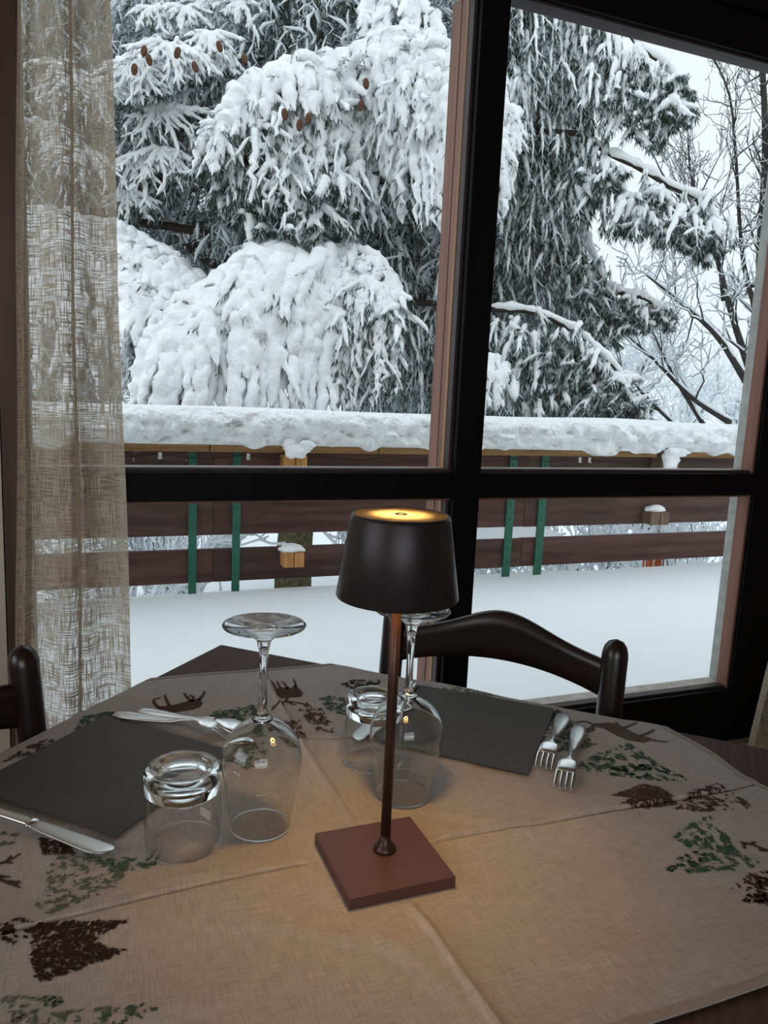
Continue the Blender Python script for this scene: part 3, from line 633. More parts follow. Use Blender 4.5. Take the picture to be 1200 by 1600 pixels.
# --- bare broadleaf tree, right
def snow_tree(name, label, limbs, twigs, depth_j=.25, levels=3, seed=1, group=None, cat='tree', len0=.9, snowr=1.25):
    rg = np.random.default_rng(seed); root = thing(name, label, cat, (0, 0, 0), group=group)
    sn = Bag(); tw = Bag()
    def put(P, R_, obj=None):
        k = len(P)
        if obj: sweep(obj, P, R_, MT['twig'], root, 8, lump=.1)
        else: tw.tube(P, R_, 4)
        d = P[-1]-P[0]; hor = np.hypot(d[0], d[1])/(np.linalg.norm(d)+1e-9)
        zf = np.clip(1.25-(P[:, 2].mean()-2.0)*.33, .22, 1) if cat == 'tree' and len0 < .88 else 1.0
        if hor > .25 and (obj or rg.random() < zf+.25):
            sn.tube(P+np.array([0, 0, 1.0])*(R_[:, None]*.9+.004), (R_*snowr*.7+.005)*(.45+.6*hor)*zf, 5, .35, 14)
    def grow(P, R_, lev):
        L_ = np.linalg.norm(np.diff(P, axis=0), axis=1).sum(); k = max(2, int(L_*twigs[lev]))
        for q in range(k):
            s = rg.uniform(.2, 1); i = min(int(s*(len(P)-1)), len(P)-2); A = P[i]+(P[i+1]-P[i])*(s*(len(P)-1)-i); T = P[i+1]-P[i]; T /= np.linalg.norm(T)+1e-9
            D = T*rg.uniform(.4, 1)+rg.normal(size=3)*.7+np.array([0, 0, .35]); D /= np.linalg.norm(D)
            ln = len0*(.5**lev)*rg.uniform(.4, 1.2)
            kk = 6; t = np.linspace(0, 1, kk)[:, None]; Q = A+D*ln*t+rg.normal(size=(kk, 3))*.05*ln*t+np.array([0, 0, .18])*ln*t*t
            r0 = max(.0035, R_[i]*.45); RR = np.linspace(r0, .003, kk); put(Q, RR)
            if lev+1 < levels: grow(Q, RR, lev+1)
    for pts, r0, r1 in limbs:
        P = smooth_pts(pts, 16); R_ = np.linspace(r0, r1, 16); put(P, R_, 'limb'); grow(P, R_, 0)
    tw.build('twigs', MT['twig'], root, kind='stuff'); sn.build('branch_snow', MT['snow_thin'], root, kind='stuff')
    return root
g0 = ond(1200, 900, 10.0)
lim = [([(1205, 900, 10), (1192, 600, 10), (1188, 400, 10), (1196, 250, 10), (1192, 120, 10), (1185, 60, 10)], .075, .025),
       ([(1190, 640, 10), (1150, 570, 9.9), (1115, 520, 9.7), (1060, 470, 9.5), (1010, 430, 9.3)], .055, .010),
       ([(1195, 640, 10), (1165, 560, 10), (1140, 480, 9.9), (1125, 420, 9.8), (1105, 360, 9.8), (1080, 280, 9.7), (1075, 200, 9.7)], .055, .010),
       ([(1190, 500, 10), (1170, 450, 10.1), (1158, 380, 10.2), (1150, 250, 10.3), (1140, 150, 10.3), (1110, 80, 10.3)], .04, .008),
       ([(1130, 470, 9.9), (1120, 400, 9.9), (1085, 340, 9.8), (1040, 280, 9.8), (1020, 240, 9.8)], .025, .007),
       ([(1140, 660, 9.7), (1080, 620, 9.5), (1020, 560, 9.3), (975, 520, 9.2)], .04, .008),
       ([(1100, 665, 9.6), (1060, 600, 9.5), (1030, 540, 9.4), (1010, 490, 9.3)], .03, .007),
       ([(1060, 670, 9.4), (1000, 610, 9.3), (960, 560, 9.2), (940, 530, 9.2)], .025, .007),
       ([(1192, 300, 10), (1215, 200, 10), (1200, 100, 10)], .03, .01)]
snow_tree('broadleaf_tree', 'bare broadleaf tree with snow lying on every branch, at the right of the cedar', [([ond(*p) for p in pts], a, b_) for pts, a, b_ in lim], (4.5, 6, 5), seed=5, len0=.85)
# snowy shrubs seen through the gaps of the railing
gaps = [('', 0.35, 6.6, 1), ('', 0.95, 7.5, 2), ('', 1.15, 8.6, 3),
        ('', 3.0, 6.7, 4), ('behind the right pair of green posts', 4.3, 6.6, 5), ('behind the railing under the bare tree', 5.4, 6.9, 6), ('beside the orange basket', 5.6, 5.9, 7),
        ('at the far right end of the railing', 7.2, 7.2, 8)]
labs = ['snow-covered shrub nearest the curtain behind the railing', 'snow-covered shrub in line with the left green posts', 'snow-covered twiggy shrub just left of the cedar trunk',
        'snow-covered shrub just right of the cedar trunk', 'snow-covered shrub right of the right pair of green posts', 'low snowy shrub under the bare broadleaf tree',
        'snow-covered shrub behind the orange basket', 'snow-covered shrub at the far right end of the railing']
for (d_, x, y, sd), lb in zip(gaps, labs):
    rg = np.random.default_rng(sd); lm = []
    for q in range(8):
        a = rg.uniform(0, 6.28); l = rg.uniform(.9, 1.5)
        lm.append(([np.array([x, y, -1.25]), np.array([x+.3*math.cos(a)*l, y+.3*math.sin(a)*l, -.6]), np.array([x+.75*math.cos(a)*l, y+.5*math.sin(a)*l, -.1+rg.uniform(-.1, .45)])], .018, .005))
    snow_tree('snowy_shrub', lb, lm, (9, 8), levels=2, seed=sd, group='snowy shrubs behind the railing', cat='shrub', len0=.5, snowr=2.6)
# far grove, pale from the heavy snow on its branches
rg = np.random.default_rng(77)
for i, (px, py, dd, lb) in enumerate(((960, 640, 15, 'distant snow-white tree left of the bare broadleaf tree'), (1060, 640, 20, 'distant snow-white tree behind the bare broadleaf tree'), (1140, 640, 26, 'distant snow-white tree beside the right window edge'))):
    base = ond(px, py+80, dd); lm = []
    for q in range(9):
        a = rg.uniform(0, 6.28); l = rg.uniform(1, 1.8)
        lm.append(([base, base+np.array([.3*math.cos(a), .3*math.sin(a), .9*l]), base+np.array([1.0*math.cos(a), 1.0*math.sin(a), 1.7*l])], .04, .01))
    snow_tree('distant_tree', lb, lm, (5, 6), levels=2, seed=90+i, group='distant snowy trees', len0=.9, snowr=2.6)

# white garden table under snow, below the railing, and the orange basket
gt = thing('garden_table', 'white metal garden table capped with snow behind the green posts', 'table', (3.0, 5.35, -1.25))
gc = ony(800, 828, 5.35); gx = float(gc[0]); gz = float(gc[2]); gt.location = (gx, 5.35, 0)
zt = gz-0.05
box('table_top', -.62, .45, -.35, .35, zt-.03, zt, MT['white_metal'], gt, .006)
for sx_, sy_ in ((-.55, -.3), (.38, -.3), (-.55, .3), (.38, .3)): box('leg', sx_-.015, sx_+.015, sy_-.015, sy_+.015, -1.28, zt-.03, MT['white_metal'], gt)
box('stretcher', -.55, .38, -.31, -.285, -.14, -.115, MT['white_metal'], gt); box('stretcher', -.55, .38, .285, .31, -.14, -.115, MT['white_metal'], gt)
st = snow_lump('table_snow', (gx-.09, 5.35, zt+.022), (.50, .34, .05), None, seed=4, amp=.12); tag(st, 'rounded cap of snow on the white garden table', 'snow')
oc = ony(1031, 878, 4.55)
ob = thing('orange_basket', 'orange lattice plastic basket half buried in snow behind the railing', 'basket', (float(oc[0]), 4.62, float(oc[2])-.085))
bm = lathe_bm([(.055, 0), (.058, 0), (.075, .13), (.072, .13), (.055, .004)], 20, closed=True); bm_obj('rim_wall', bm, MT['orange'], ob)
for q in range(14):
    a = q*2*math.pi/14
    bm = box_bm(.070, .080, -.005, .005, .0, .145, .002); bmesh.ops.rotate(bm, verts=bm.verts, matrix=Matrix.Rotation(a, 3, 'Z')); bm_obj('rib', bm, MT['white_metal' if q % 2 else 'orange'], ob)

# ================================================================== THE ROOM
# ---- table
U = np.array([.725, -.689]); U /= np.linalg.norm(U); Vv = np.array([-U[1]*-1, 0]); Vv = np.array([U[1], -U[0]])   # U along far edge, Vv toward the camera
A0 = np.array([0.253, 1.437]); TL, TW, TH_ = 1.45, 0.98, 0.75
ang = math.atan2(U[1], U[0])
tbl = thing('dining_table', 'dark brown wooden dining table with one bare corner by the window', 'table', (A0[0], A0[1], 0), ang)
# local: x along far edge, y = -(toward camera)
bm = box_bm(0, TL, -TW, 0, TH_-.030, TH_, .003); bm_obj('tabletop', bm, MT['table_wood'], tbl)
box('apron', .06, TL-.06, -.085, -.06, TH_-.12, TH_-.030, MT['table_wood'], tbl); box('apron', .06, TL-.06, -TW+.06, -TW+.085, TH_-.12, TH_-.030, MT['table_wood'], tbl)
box('apron', .06, .085, -TW+.085, -.085, TH_-.12, TH_-.030, MT['table_wood'], tbl); box('apron', TL-.085, TL-.06, -TW+.085, -.085, TH_-.12, TH_-.030, MT['table_wood'], tbl)
for lx in (.055, TL-.115):
    for ly in (-.115, -TW+.055): box('leg', lx, lx+.06, ly, ly+.06, 0, TH_-.030, MT['table_wood'], tbl, .004)
def to_uv(x, y): return (x-A0[0])*U[0]+(y-A0[1])*U[1], (x-A0[0])*Vv[0]+(y-A0[1])*Vv[1]
def wrinkle(x, y):
    P = np.stack([x*5.0, y*11.0, x*0+.3], 1); n = vnoise(P)*.5+.35*vnoise(np.stack([x*9+y*4, y*20-x*5, x*0+3], 1))
    z = .0056*np.clip(n, -.4, 1)
    def ridge(d, wd, h): return h*np.exp(-(d/wd)**2)
    cy = .700+.010*np.sin(x*7)-.02*np.clip(.2-x, 0, 1)
    def step(d, h, w1=.0022, w2=.045): return h*np.clip((d+w1)/(2*w1), 0, 1)*np.exp(-np.clip(d, 0, None)/w2)
    z += ridge(y-cy, .030, .0055)-ridge(y-cy, .0017, .0062)+step(y-cy, .0035, .0016)*np.clip(.45+.8*vnoise(np.stack([x*6, y*0, y*0+4], 1))+x*.5, .25, 1.1)
    z += ridge(y-cy+.03, .02, .002)
    for (cx_, cy_, an_, ln_, h_) in ((.45, .60, .5, .10, .003), (.20, .60, -.3, .09, .003), (.42, .73, -.5, .06, .0035), (.60, .55, .2, .13, .0028), (.12, .72, .4, .07, .0028), (.05, .55, .3, .12, .003), (.70, .62, .35, .12, .0035), (.26, .55, -.9, .06, .003), (.66, .80, .25, .10, .003), (.40, .50, .1, .1, .003)):
        dx = (x-cx_)*math.cos(an_)+(y-cy_)*math.sin(an_); dy_ = -(x-cx_)*math.sin(an_)+(y-cy_)*math.cos(an_)+.02*np.sin(dx*14)
        z += step(dy_, h_, .008, .03)*np.exp(-(dx/ln_)**2)
    cx = .296+.010*np.sin(y*5)
    z += ridge(x-cx, .004, .0045)+ridge(x-cx, .04, .0018)
    z += (ridge(y-.978-.01*np.sin(x*9), .02, .005)-ridge(y-.978-.01*np.sin(x*9), .0016, .0055))*np.clip((x-.25)*20, 0, 1)*np.clip((.5-x)*8, 0, 1)
    z += ridge(y-.955-.1*(x-.17), .006, .003)*np.clip((x-.1)*20, 0, 1)*np.clip((.27-x)*20, 0, 1)
    # gentle swelling waves at the right hand side
    z += .004*np.clip((x-.45)*3, 0, 1)*np.sin(y*26+x*6)*np.clip(vnoise(np.stack([x*3, y*2, x*0+8], 1))+.3, 0, 1)
    # flatten where the lamp stands
    fl = np.clip((np.maximum(abs(x-.293), abs(y-.686))-.062)/.03, 0, 1)
    return np.maximum((z-.0018)*fl+.0018, -.0006)
HX1 = .843; HY0 = .423; HY1 = 1.283; HX0 = -.27
def drape(x, y, off=0.0):
    """cloth surface: lies on the table, turns down over its edges"""
    x = np.asarray(x, float); y = np.asarray(y, float)
    u, v = to_uv(x, y); base = TH_+.0022+wrinkle(x, y)+off
    du = np.clip(-u, 0, None); dv = np.clip(-v, 0, None)
    # outside the far edge (v<0) or left edge (u<0)
    fv = np.where(dv > 0, np.minimum(dv, .004), 0); fu = np.where(du > 0, np.minimum(du, .004), 0)
    nu = np.where(du > 0, -fu, u); nv = np.where(dv > 0, -fv, v)
    z = base-np.maximum(du-fu, 0)-np.maximum(dv-fv, 0)
    X = A0[0]+nu*U[0]+nv*Vv[0]; Y = A0[1]+nu*U[1]+nv*Vv[1]
    return np.stack([X, Y, z], -1)
nx, ny = 520, 620
gx_, gy_ = np.meshgrid(np.linspace(HX0, HX1, nx), np.linspace(HY0, HY1, ny))
ex = .004*np.sin(gy_*17)+.003*np.sin(gy_*41+1); ey = .005*np.sin(gx_*9+.5)
wxx = np.clip((gx_-HX1+.1)/.1, 0, 1); wyy = np.clip((gy_-HY1+.1)/.1, 0, 1)
gx_ = gx_+ex*wxx; gy_ = gy_+ey*wyy
Vc = drape(gx_.ravel(), gy_.ravel())
i = (np.arange(nx-1)[None, :]+(np.arange(ny-1)*nx)[:, None]).ravel()
b = Bag(); b.add(Vc, np.stack([i, i+1, i+nx+1, i+nx], 1))
tcl = b.build('tablecloth', MT['cloth'], None, True)
tag(tcl, 'beige linen tablecloth printed with deer and fir trees, creased, on dark wooden table', 'tablecloth')
sm = tcl.modifiers.new('thickness', 'SOLIDIFY'); sm.thickness = .0012; sm.offset = -1
# stitched hem strips
def strip_on_cloth(name, pts, wd, off, m, parent):
    P = np.array(pts, float); T = np.gradient(P, axis=0); T /= np.linalg.norm(T, axis=1)[:, None]; Nn = np.stack([-T[:, 1], T[:, 0]], 1)
    ws = np.asarray(wd)*np.ones(len(P)); a = P+Nn*ws[:, None]/2; c = P-Nn*ws[:, None]/2
    Va = drape(a[:, 0], a[:, 1], off); Vb = drape(c[:, 0], c[:, 1], off); k = len(P); b = Bag(); q = np.arange(k-1)
    b.add(np.vstack([Va, Vb]), np.stack([q, q+k, q+k+1, q+1], 1)); return b.build(name, m, parent, True)
yy = np.linspace(HY0, HY1, 160)
strip_on_cloth('hem', np.stack([HX1-.004+.004*np.sin(yy*17)+.003*np.sin(yy*41+1), yy], 1), .009, .0008, MT['hem'], tcl)
xx = np.linspace(HX0, HX1, 160)
strip_on_cloth('hem', np.stack([xx, HY1-.004+.005*np.sin(xx*9+.5)], 1), .008, .0008, MT['hem'], tcl)
strip_on_cloth('hem', np.stack([xx, HY0+.004+0*xx], 1), .008, .0008, MT['hem'], tcl)
# prints
def T2(pts): return [tuple(onz(px, py, .752)[:2]) for px, py in pts]
def print_tree(name, poly, n, m, dirs, ln=(.0035, .0085), wd=.0015, fillin=0.0):
    P = np.array(T2(poly)); b = Bag(); x0, x1, y0, y1 = P[:, 0].min(), P[:, 0].max(), P[:, 1].min(), P[:, 1].max()
    ctr = P.mean(0); got = 0; Vs = []
    area = 0.5*abs(np.dot(P[:, 0], np.roll(P[:, 1], 1))-np.dot(P[:, 1], np.roll(P[:, 0], 1)))
    n = int(area*1e6/11*n); tries = 0
    d0 = np.array(T2([dirs[0], dirs[1]])); d0 = d0[1]-d0[0]; d0 /= np.linalg.norm(d0)
    while got < n and tries < 60:
        tries += 1
        X = RNG.uniform(x0, x1, n); Y = RNG.uniform(y0, y1, n); ok = in_poly(X, Y, [tuple(p) for p in P])
        # clustered along branches
        cl = (vnoise(np.stack([X*150, Y*150, X*0], 1))+.6*vnoise(np.stack([X*420, Y*420, X*0+2], 1))) > (-.02-fillin)
        ok &= cl
        for x, y in zip(X[ok], Y[ok]):
            if got >= n: break
            got += 1; rel = np.array([x, y])-ctr; side = np.sign(np.cross(d0, rel)) or 1
            a = RNG.normal()*.45+side*.7; D = np.array([d0[0]*math.cos(a)-d0[1]*math.sin(a), d0[0]*math.sin(a)+d0[1]*math.cos(a)]); Nn = np.array([-D[1], D[0]])
            l = RNG.uniform(*ln); w_ = wd*RNG.uniform(.6, 1.5); c = np.array([x, y])
            Vs.append([c-D*l*.5, c+Nn*w_*.6, c+D*l*.5, c-Nn*w_*.6])
    Q = np.array(Vs).reshape(-1, 2); k = len(Vs); i = np.arange(k)*4
    b.add(drape(Q[:, 0], Q[:, 1], .0006+RNG.uniform(0, .0001)), np.stack([i, i+1, i+2, i+3], 1)); return b.build(name, MT[m], tcl, False)
pt = 'printed_fir_tree'
print_tree(pt, [(895, 1200), (935, 1178), (985, 1163), (1000, 1175), (1030, 1195), (1078, 1218), (1020, 1222), (985, 1215), (930, 1208)], 1.3, 'print_green', ((1060, 1215), (940, 1170)))
print_tree(pt, [(955, 1248), (1005, 1226), (1030, 1235), (1045, 1250), (1058, 1265), (1010, 1272), (970, 1268), (985, 1258)], 3.0, 'print_brown', ((1050, 1262), (960, 1245)), fillin=1)
print_tree(pt, [(1055, 1272), (1085, 1240), (1120, 1225), (1140, 1240), (1175, 1268), (1130, 1278), (1090, 1275)], 1.3, 'print_brown', ((1160, 1265), (1080, 1240)))
print_tree(pt, [(1038, 1360), (1075, 1325), (1050, 1312), (1080, 1290), (1110, 1282), (1130, 1300), (1150, 1330), (1190, 1350), (1140, 1367), (1115, 1362), (1080, 1364)], 1.2, 'print_green', ((1170, 1350), (1070, 1310)))
print_tree(pt, [(1142, 1388), (1175, 1365), (1205, 1360), (1215, 1415), (1160, 1412), (1168, 1395)], 1.8, 'print_brown', ((1200, 1400), (1150, 1390)), fillin=.3)
print_tree(pt, [(325, 1118), (350, 1108), (405, 1103), (418, 1135), (385, 1142), (350, 1132)], 1.6, 'print_green', ((410, 1120), (330, 1115)))
print_tree(pt, [(115, 1142), (130, 1120), (170, 1112), (215, 1118), (190, 1130), (150, 1136)], 1.9, 'print_green', ((190, 1118), (120, 1140)), fillin=.4)
print_tree(pt, [(2, 1192), (50, 1163), (97, 1148), (90, 1167), (40, 1185)], 1.6, 'print_brown', ((90, 1160), (10, 1190)))
print_tree(pt, [(497, 1092), (515, 1087), (545, 1092), (548, 1118), (515, 1112)], 1.6, 'print_green', ((545, 1105), (500, 1095)))
print_tree(pt, [(465, 1112), (500, 1105), (518, 1130), (522, 1145), (495, 1143)], 1.3, 'print_brown', ((515, 1140), (475, 1110)))
print_tree(pt, [(440, 1132), (468, 1128), (480, 1162), (455, 1162)], 1.6, 'print_brown', ((460, 1160), (450, 1130)), fillin=.3)
print_tree(pt, [(530, 1070), (550, 1062), (595, 1062), (590, 1072), (550, 1076)], 1.6, 'print_brown', ((590, 1066), (535, 1070)), fillin=.3)
print_tree(pt, [(350, 1180), (372, 1150), (412, 1150), (418, 1185), (385, 1205)], 1.2, 'print_green', ((410, 1170), (360, 1180)))
print_tree(pt, [(842, 1172), (852, 1120), (880, 1112), (905, 1145), (932, 1165), (895, 1178)], 1.0, 'print_green', ((930, 1165), (850, 1150)))
print_tree(pt, [(850, 1112), (870, 1108), (885, 1114), (870, 1122)], 1.3, 'print_brown', ((880, 1112), (855, 1116)))
print_tree(pt, [(690, 1078), (720, 1076), (770, 1086), (760, 1094), (710, 1088)], 1.2, 'print_green', ((760, 1088), (700, 1080)))
print_tree(pt, [(72, 1355), (100, 1335), (160, 1335), (180, 1345), (245, 1350), (210, 1370), (170, 1400), (130, 1415), (80, 1440), (55, 1420), (75, 1390)], .75, 'print_green_faint', ((100, 1370), (220, 1350)))
print_tree(pt, [(150, 1345), (195, 1335), (250, 1348), (225, 1362), (180, 1376), (165, 1365)], .9, 'print_green', ((160, 1360), (240, 1345)))
print_tree(pt, [(62, 1310), (100, 1318), (120, 1335), (66, 1338)], 3.0, 'print_dark', ((62, 1325), (110, 1330)), fillin=1)
print_tree(pt, [(50, 1462), (58, 1452), (120, 1450), (203, 1447), (150, 1470), (165, 1484), (200, 1485), (150, 1505), (70, 1534), (56, 1530), (50, 1510)], 3.2, 'print_dark', ((50, 1490), (190, 1460)), fillin=1)
print_tree(pt, [(-10, 1448), (30, 1445), (60, 1455), (50, 1470), (20, 1485), (-10, 1490)], 1.3, 'print_dark', ((0, 1470), (50, 1460)))
print_tree(pt, [(-20, 1560), (40, 1555), (120, 1560), (60, 1585), (130, 1580), (180, 1575), (250, 1585), (190, 1600), (160, 1625), (-20, 1640)], .75, 'print_green_faint', ((0, 1590), (200, 1585)))
print_tree(pt, [(160, 1590), (205, 1575), (258, 1583), (225, 1598), (180, 1612)], .8, 'print_green', ((160, 1600), (240, 1583)))
print_tree(pt, [(0, 1300), (30, 1303), (24, 1318), (0, 1325)], 1.0, 'print_green_faint', ((0, 1310), (30, 1310)))
def flat_poly(bag, pts, off=.0008):
    """thin printed patch triangulated from an outline on the cloth"""
    P = T2(pts); bm = bmesh.new(); vs = [bm.verts.new((x, y, 0)) for x, y in P]; f = bm.faces.new(vs)
    bmesh.ops.triangulate(bm, faces=[f]); 
    for _ in range(2): bmesh.ops.subdivide_edges(bm, edges=[e for e in bm.edges if e.calc_length() > .008], cuts=1, use_grid_fill=False); bmesh.ops.triangulate(bm, faces=bm.faces[:])
    bm.verts.ensure_lookup_table(); bm.verts.index_update()
    Vp = np.array([v.co[:2] for v in bm.verts]); Fc = np.array([[v.index for v in f.verts] for f in bm.faces]); bm.free()
    bag.add(drape(Vp[:, 0], Vp[:, 1], off), Fc)
def line_px(bag, pts, w0, w1, off=.0008):
    P = smooth_pts(T2(pts), 14); T = np.gradient(P, axis=0); T /= np.linalg.norm(T, axis=1)[:, None]+1e-9; Nn = np.stack([-T[:, 1], T[:, 0]], 1)
    ws = np.linspace(w0, w1, 14)[:, None]/2; a = P+Nn*ws; c = P-Nn*ws; q = np.arange(13)
    bag.add(np.vstack([drape(a[:, 0], a[:, 1], off), drape(c[:, 0], c[:, 1], off)]), np.stack([q, q+14, q+15, q+1], 1))
# deer lying left (behind the fork and spoon)
b = Bag(); flat_poly(b, [(240, 1113), (250, 1104), (270, 1102), (285, 1098), (302, 1094), (312, 1092), (317, 1099), (312, 1106), (300, 1110), (275, 1114), (262, 1119), (245, 1118)])
for l in ([(248, 1106), (242, 1100), (241, 1093), (252, 1090)], [(265, 1103), (260, 1094), (257, 1086)], [(298, 1096), (291, 1088), (287, 1083)], [(310, 1094), (317, 1086), (320, 1080)], [(300, 1097), (302, 1090), (296, 1086)]):
    line_px(b, l, .006, .003)
b.build('printed_deer', MT['print_brown'], tcl, False)
b = Bag(); flat_poly(b, [(430, 1079), (437, 1074), (455, 1075), (462, 1071), (474, 1083), (470, 1090), (455, 1091), (440, 1093), (432, 1088)])
for l in ([(432, 1080), (428, 1071), (424, 1065)], [(440, 1077), (435, 1070), (433, 1065)], [(450, 1077), (445, 1069), (440, 1065)], [(462, 1074), (461, 1067), (458, 1061)],
          [(450, 1091), (446, 1098), (440, 1103)], [(445, 1098), (455, 1102), (462, 1105)], [(446, 1098), (470, 1101), (488, 1106)], [(475, 1102), (480, 1108)], [(482, 1104), (478, 1099)], [(438, 1102), (428, 1108), (425, 1114)], [(440, 1102), (444, 1108)]):
    line_px(b, l, .005, .0022)
b.build('printed_deer', MT['print_brown'], tcl, False)
b = Bag(); flat_poly(b, [(924, 1132), (950, 1130), (965, 1133), (978, 1142), (998, 1152), (1012, 1155), (1020, 1159), (1005, 1163), (980, 1159), (960, 1150), (942, 1140), (930, 1137)])
for l in ([(998, 1154), (1015, 1147), (1022, 1143)], [(1012, 1157), (1025, 1160), (1044, 1162)], [(975, 1140), (985, 1136), (995, 1131)], [(965, 1134), (962, 1129)], [(928, 1134), (922, 1140), (910, 1144)], [(926, 1133), (915, 1128), (905, 1129), (898, 1131)],
          [(922, 1132), (918, 1128)], [(926, 1136), (926, 1143), (914, 1147)]):
    line_px(b, l, .006, .0028)
b.build('printed_deer', MT['print_deer'], tcl, False)
b = Bag()
for l in ([(1156, 1318), (1175, 1321), (1210, 1332)], [(1162, 1319), (1163, 1327)], [(1172, 1321), (1180, 1317)], [(1185, 1328), (1210, 1331)]): line_px(b, l, .004, .003)
for l in ([(-5, 1352), (15, 1345), (33, 1335)], [(8, 1348), (20, 1350)], [(12, 1346), (18, 1338)], [(-5, 1372), (14, 1381), (32, 1389)], [(10, 1378), (18, 1378), (32, 1381)], [(14, 1380), (24, 1384), (30, 1377)], [(-5, 1369), (16, 1371)]): line_px(b, l, .004, .002)
b.build('printed_antlers', MT['print_brown'], tcl, False, kind='stuff')

ZC = TH_+.0045      # tableware stands on the cloth
# ---- napkins
def napkin(name, label, c, s, rot, th=.0032, wav=.0012):
    n = 40; X, Y = np.meshgrid(np.linspace(-s/2, s/2, n), np.linspace(-s/2, s/2, n)); 
    Z = th+wav*vnoise(np.stack([X.ravel()*9, Y.ravel()*9, X.ravel()*0+c[0]*9], 1)).reshape(X.shape)
    Xr = X*(1+.010*np.sin(Y*22)); Yr = Y*(1+.010*np.sin(X*19))
    t = thing(name, label, 'napkin', (c[0], c[1], ZC-.001), rot, 'charcoal paper napkins')
    for lay in range(2):
        b = Bag(); sc = 1-.012*lay; V = np.stack([Xr*sc+.001*lay, Yr*sc, Z-lay*.0014], -1).reshape(-1, 3); Vb = V.copy(); Vb[:, 2] -= .0012
        i = (np.arange(n-1)[None, :]+(np.arange(n-1)*n)[:, None]).ravel(); b.add(V, np.stack([i, i+1, i+n+1, i+n], 1))
        ed = np.concatenate([np.arange(n), np.arange(1, n)*n+n-1, (n-1)*n+np.arange(n-2, -1, -1), np.arange(n-2, 0, -1)*n]); k = len(ed); q = np.arange(k); r = (q+1) % k
        b.add(np.vstack([V[ed], Vb[ed]]), np.stack([q, q+k, r+k, r], 1)); b.build('folded_layer', MT['napkin'], t, True)
    return t
napkin('napkin', 'charcoal ribbed paper napkin at the left place, beside the knife', (.032, .979), .230, math.radians(45))
napkin('napkin', 'charcoal paper napkin at the right place, beside the two forks', (.5415, .971), .232, math.radians(-42), wav=.0006)

# ---- cutlery
def lay(root, L_, p0, p1, z=ZC):
    """turn the local x axis (0..L) onto the line p0 (handle end) -> p1 (working end)"""
    d = np.array(p1)-np.array(p0); root.location = (p0[0], p0[1], z); root.rotation_euler = (0, 0, math.atan2(d[1], d[0]))
def ribbon(name, stations, m, parent, n=12):
    """solid of elliptical sections: (x, y, z, halfwidth, halfthick)"""
    S_ = smooth_pts(stations, 44); an = np.linspace(0, 2*np.pi, n, endpoint=False); V = []
    for (x, y, z, hw, ht) in S_:
        for a in an: V.append((x, y+abs(hw)*math.cos(a), z+abs(ht)*math.sin(a)))
    k = len(S_); b = Bag(); i = np.arange(n); j = (i+1) % n
    for a in range(k-1): b.add(np.zeros((0, 3)), np.zeros((0, 4), int)) if False else None
    q = np.concatenate([np.stack([a*n+i, a*n+j, (a+1)*n+j, (a+1)*n+i], 1) for a in range(k-1)])
    V = np.array(V); nv = len(V); V = np.vstack([V, S_[0][:3], S_[-1][:3]])
    b.v.append(V); b.n = len(V); b.f.append(q)
    b.f.append(np.stack([j, i, np.full(n, nv)], 1)); b.f.append(np.stack([(k-1)*n+i, (k-1)*n+j, np.full(n, nv+1)], 1))
    return b.build(name, m, parent, True)
def handle(parent, L_, h=.006):
    o = ribbon('handle', [(0, 0, .0035, .0035, .0012), (.004, 0, .0050, .0085, .0017), (.020, 0, .0058, .0118, .0017), (.042, 0, .0064, .0110, .0017), (.068, 0, .0070, .0082, .0018), (L_*.50, 0, .0092, .0054, .0020), (L_*.60, 0, .0140, .0036, .0020), (L_*.68, 0, .0160, .0030, .0019)], MT['steel'], parent)
    for s in (-1, 1):
        ribbon('handle_bead', [(.006, s*.0064, .0060, .0007, .0007), (.022, s*.0090, .0066, .0008, .0007), (.045, s*.0078, .0074, .0008, .0006), (.072, s*.0046, .0085, .0006, .0005), (L_*.5, s*.0030, .0104, .0004, .0004)], MT['steel'], o, 6)
    return o
def make_fork(label, p0, p1, L_=None, group=None):
    L_ = L_ or float(np.linalg.norm(np.array(p1)-np.array(p0))); t = thing('fork', label, 'fork', group=group); handle(t, L_)
    x0 = L_*.67; x1 = L_*.86
    ribbon('fork_head', [(x0, 0, .0160, .0031, .0017), (x0+.010, 0, .0168, .0058, .0015), ((x0+x1)/2, 0, .0168, .0115, .0013), (x1-.004, 0, .0145, .0130, .0012), (x1+.002, 0, .0125, .0128, .0011)], MT['steel'], t)
    for q in range(4):
        y = (q-1.5)*.0070
        ribbon('tine', [(x1-.001, y, .0128, .0029, .0011), (x1+.008, y*1.03, .0098, .0026, .0011), (L_-.008, y*1.02, .0050, .0021, .0010), (L_, y, .0012, .0010, .0006)], MT['steel'], t, 8)
    lay(t, L_, p0, p1); return t
def make_spoon(label, p0, p1):
    L_ = float(np.linalg.norm(np.array(p1)-np.array(p0))); t = thing('spoon', label, 'spoon'); handle(t, L_)
    ribbon('bowl', [(L_*.67, 0, .0133, .0029, .0018), (L_*.72, 0, .0135, .008, .0022), (L_*.80, 0, .0120, .0165, .0034), (L_*.88, 0, .0090, .0185, .0040), (L_*.95, 0, .0055, .014, .0030), (L_, 0, .0020, .003, .0010)], MT['steel'], t, 16)
    lay(t, L_, p0, p1); return t
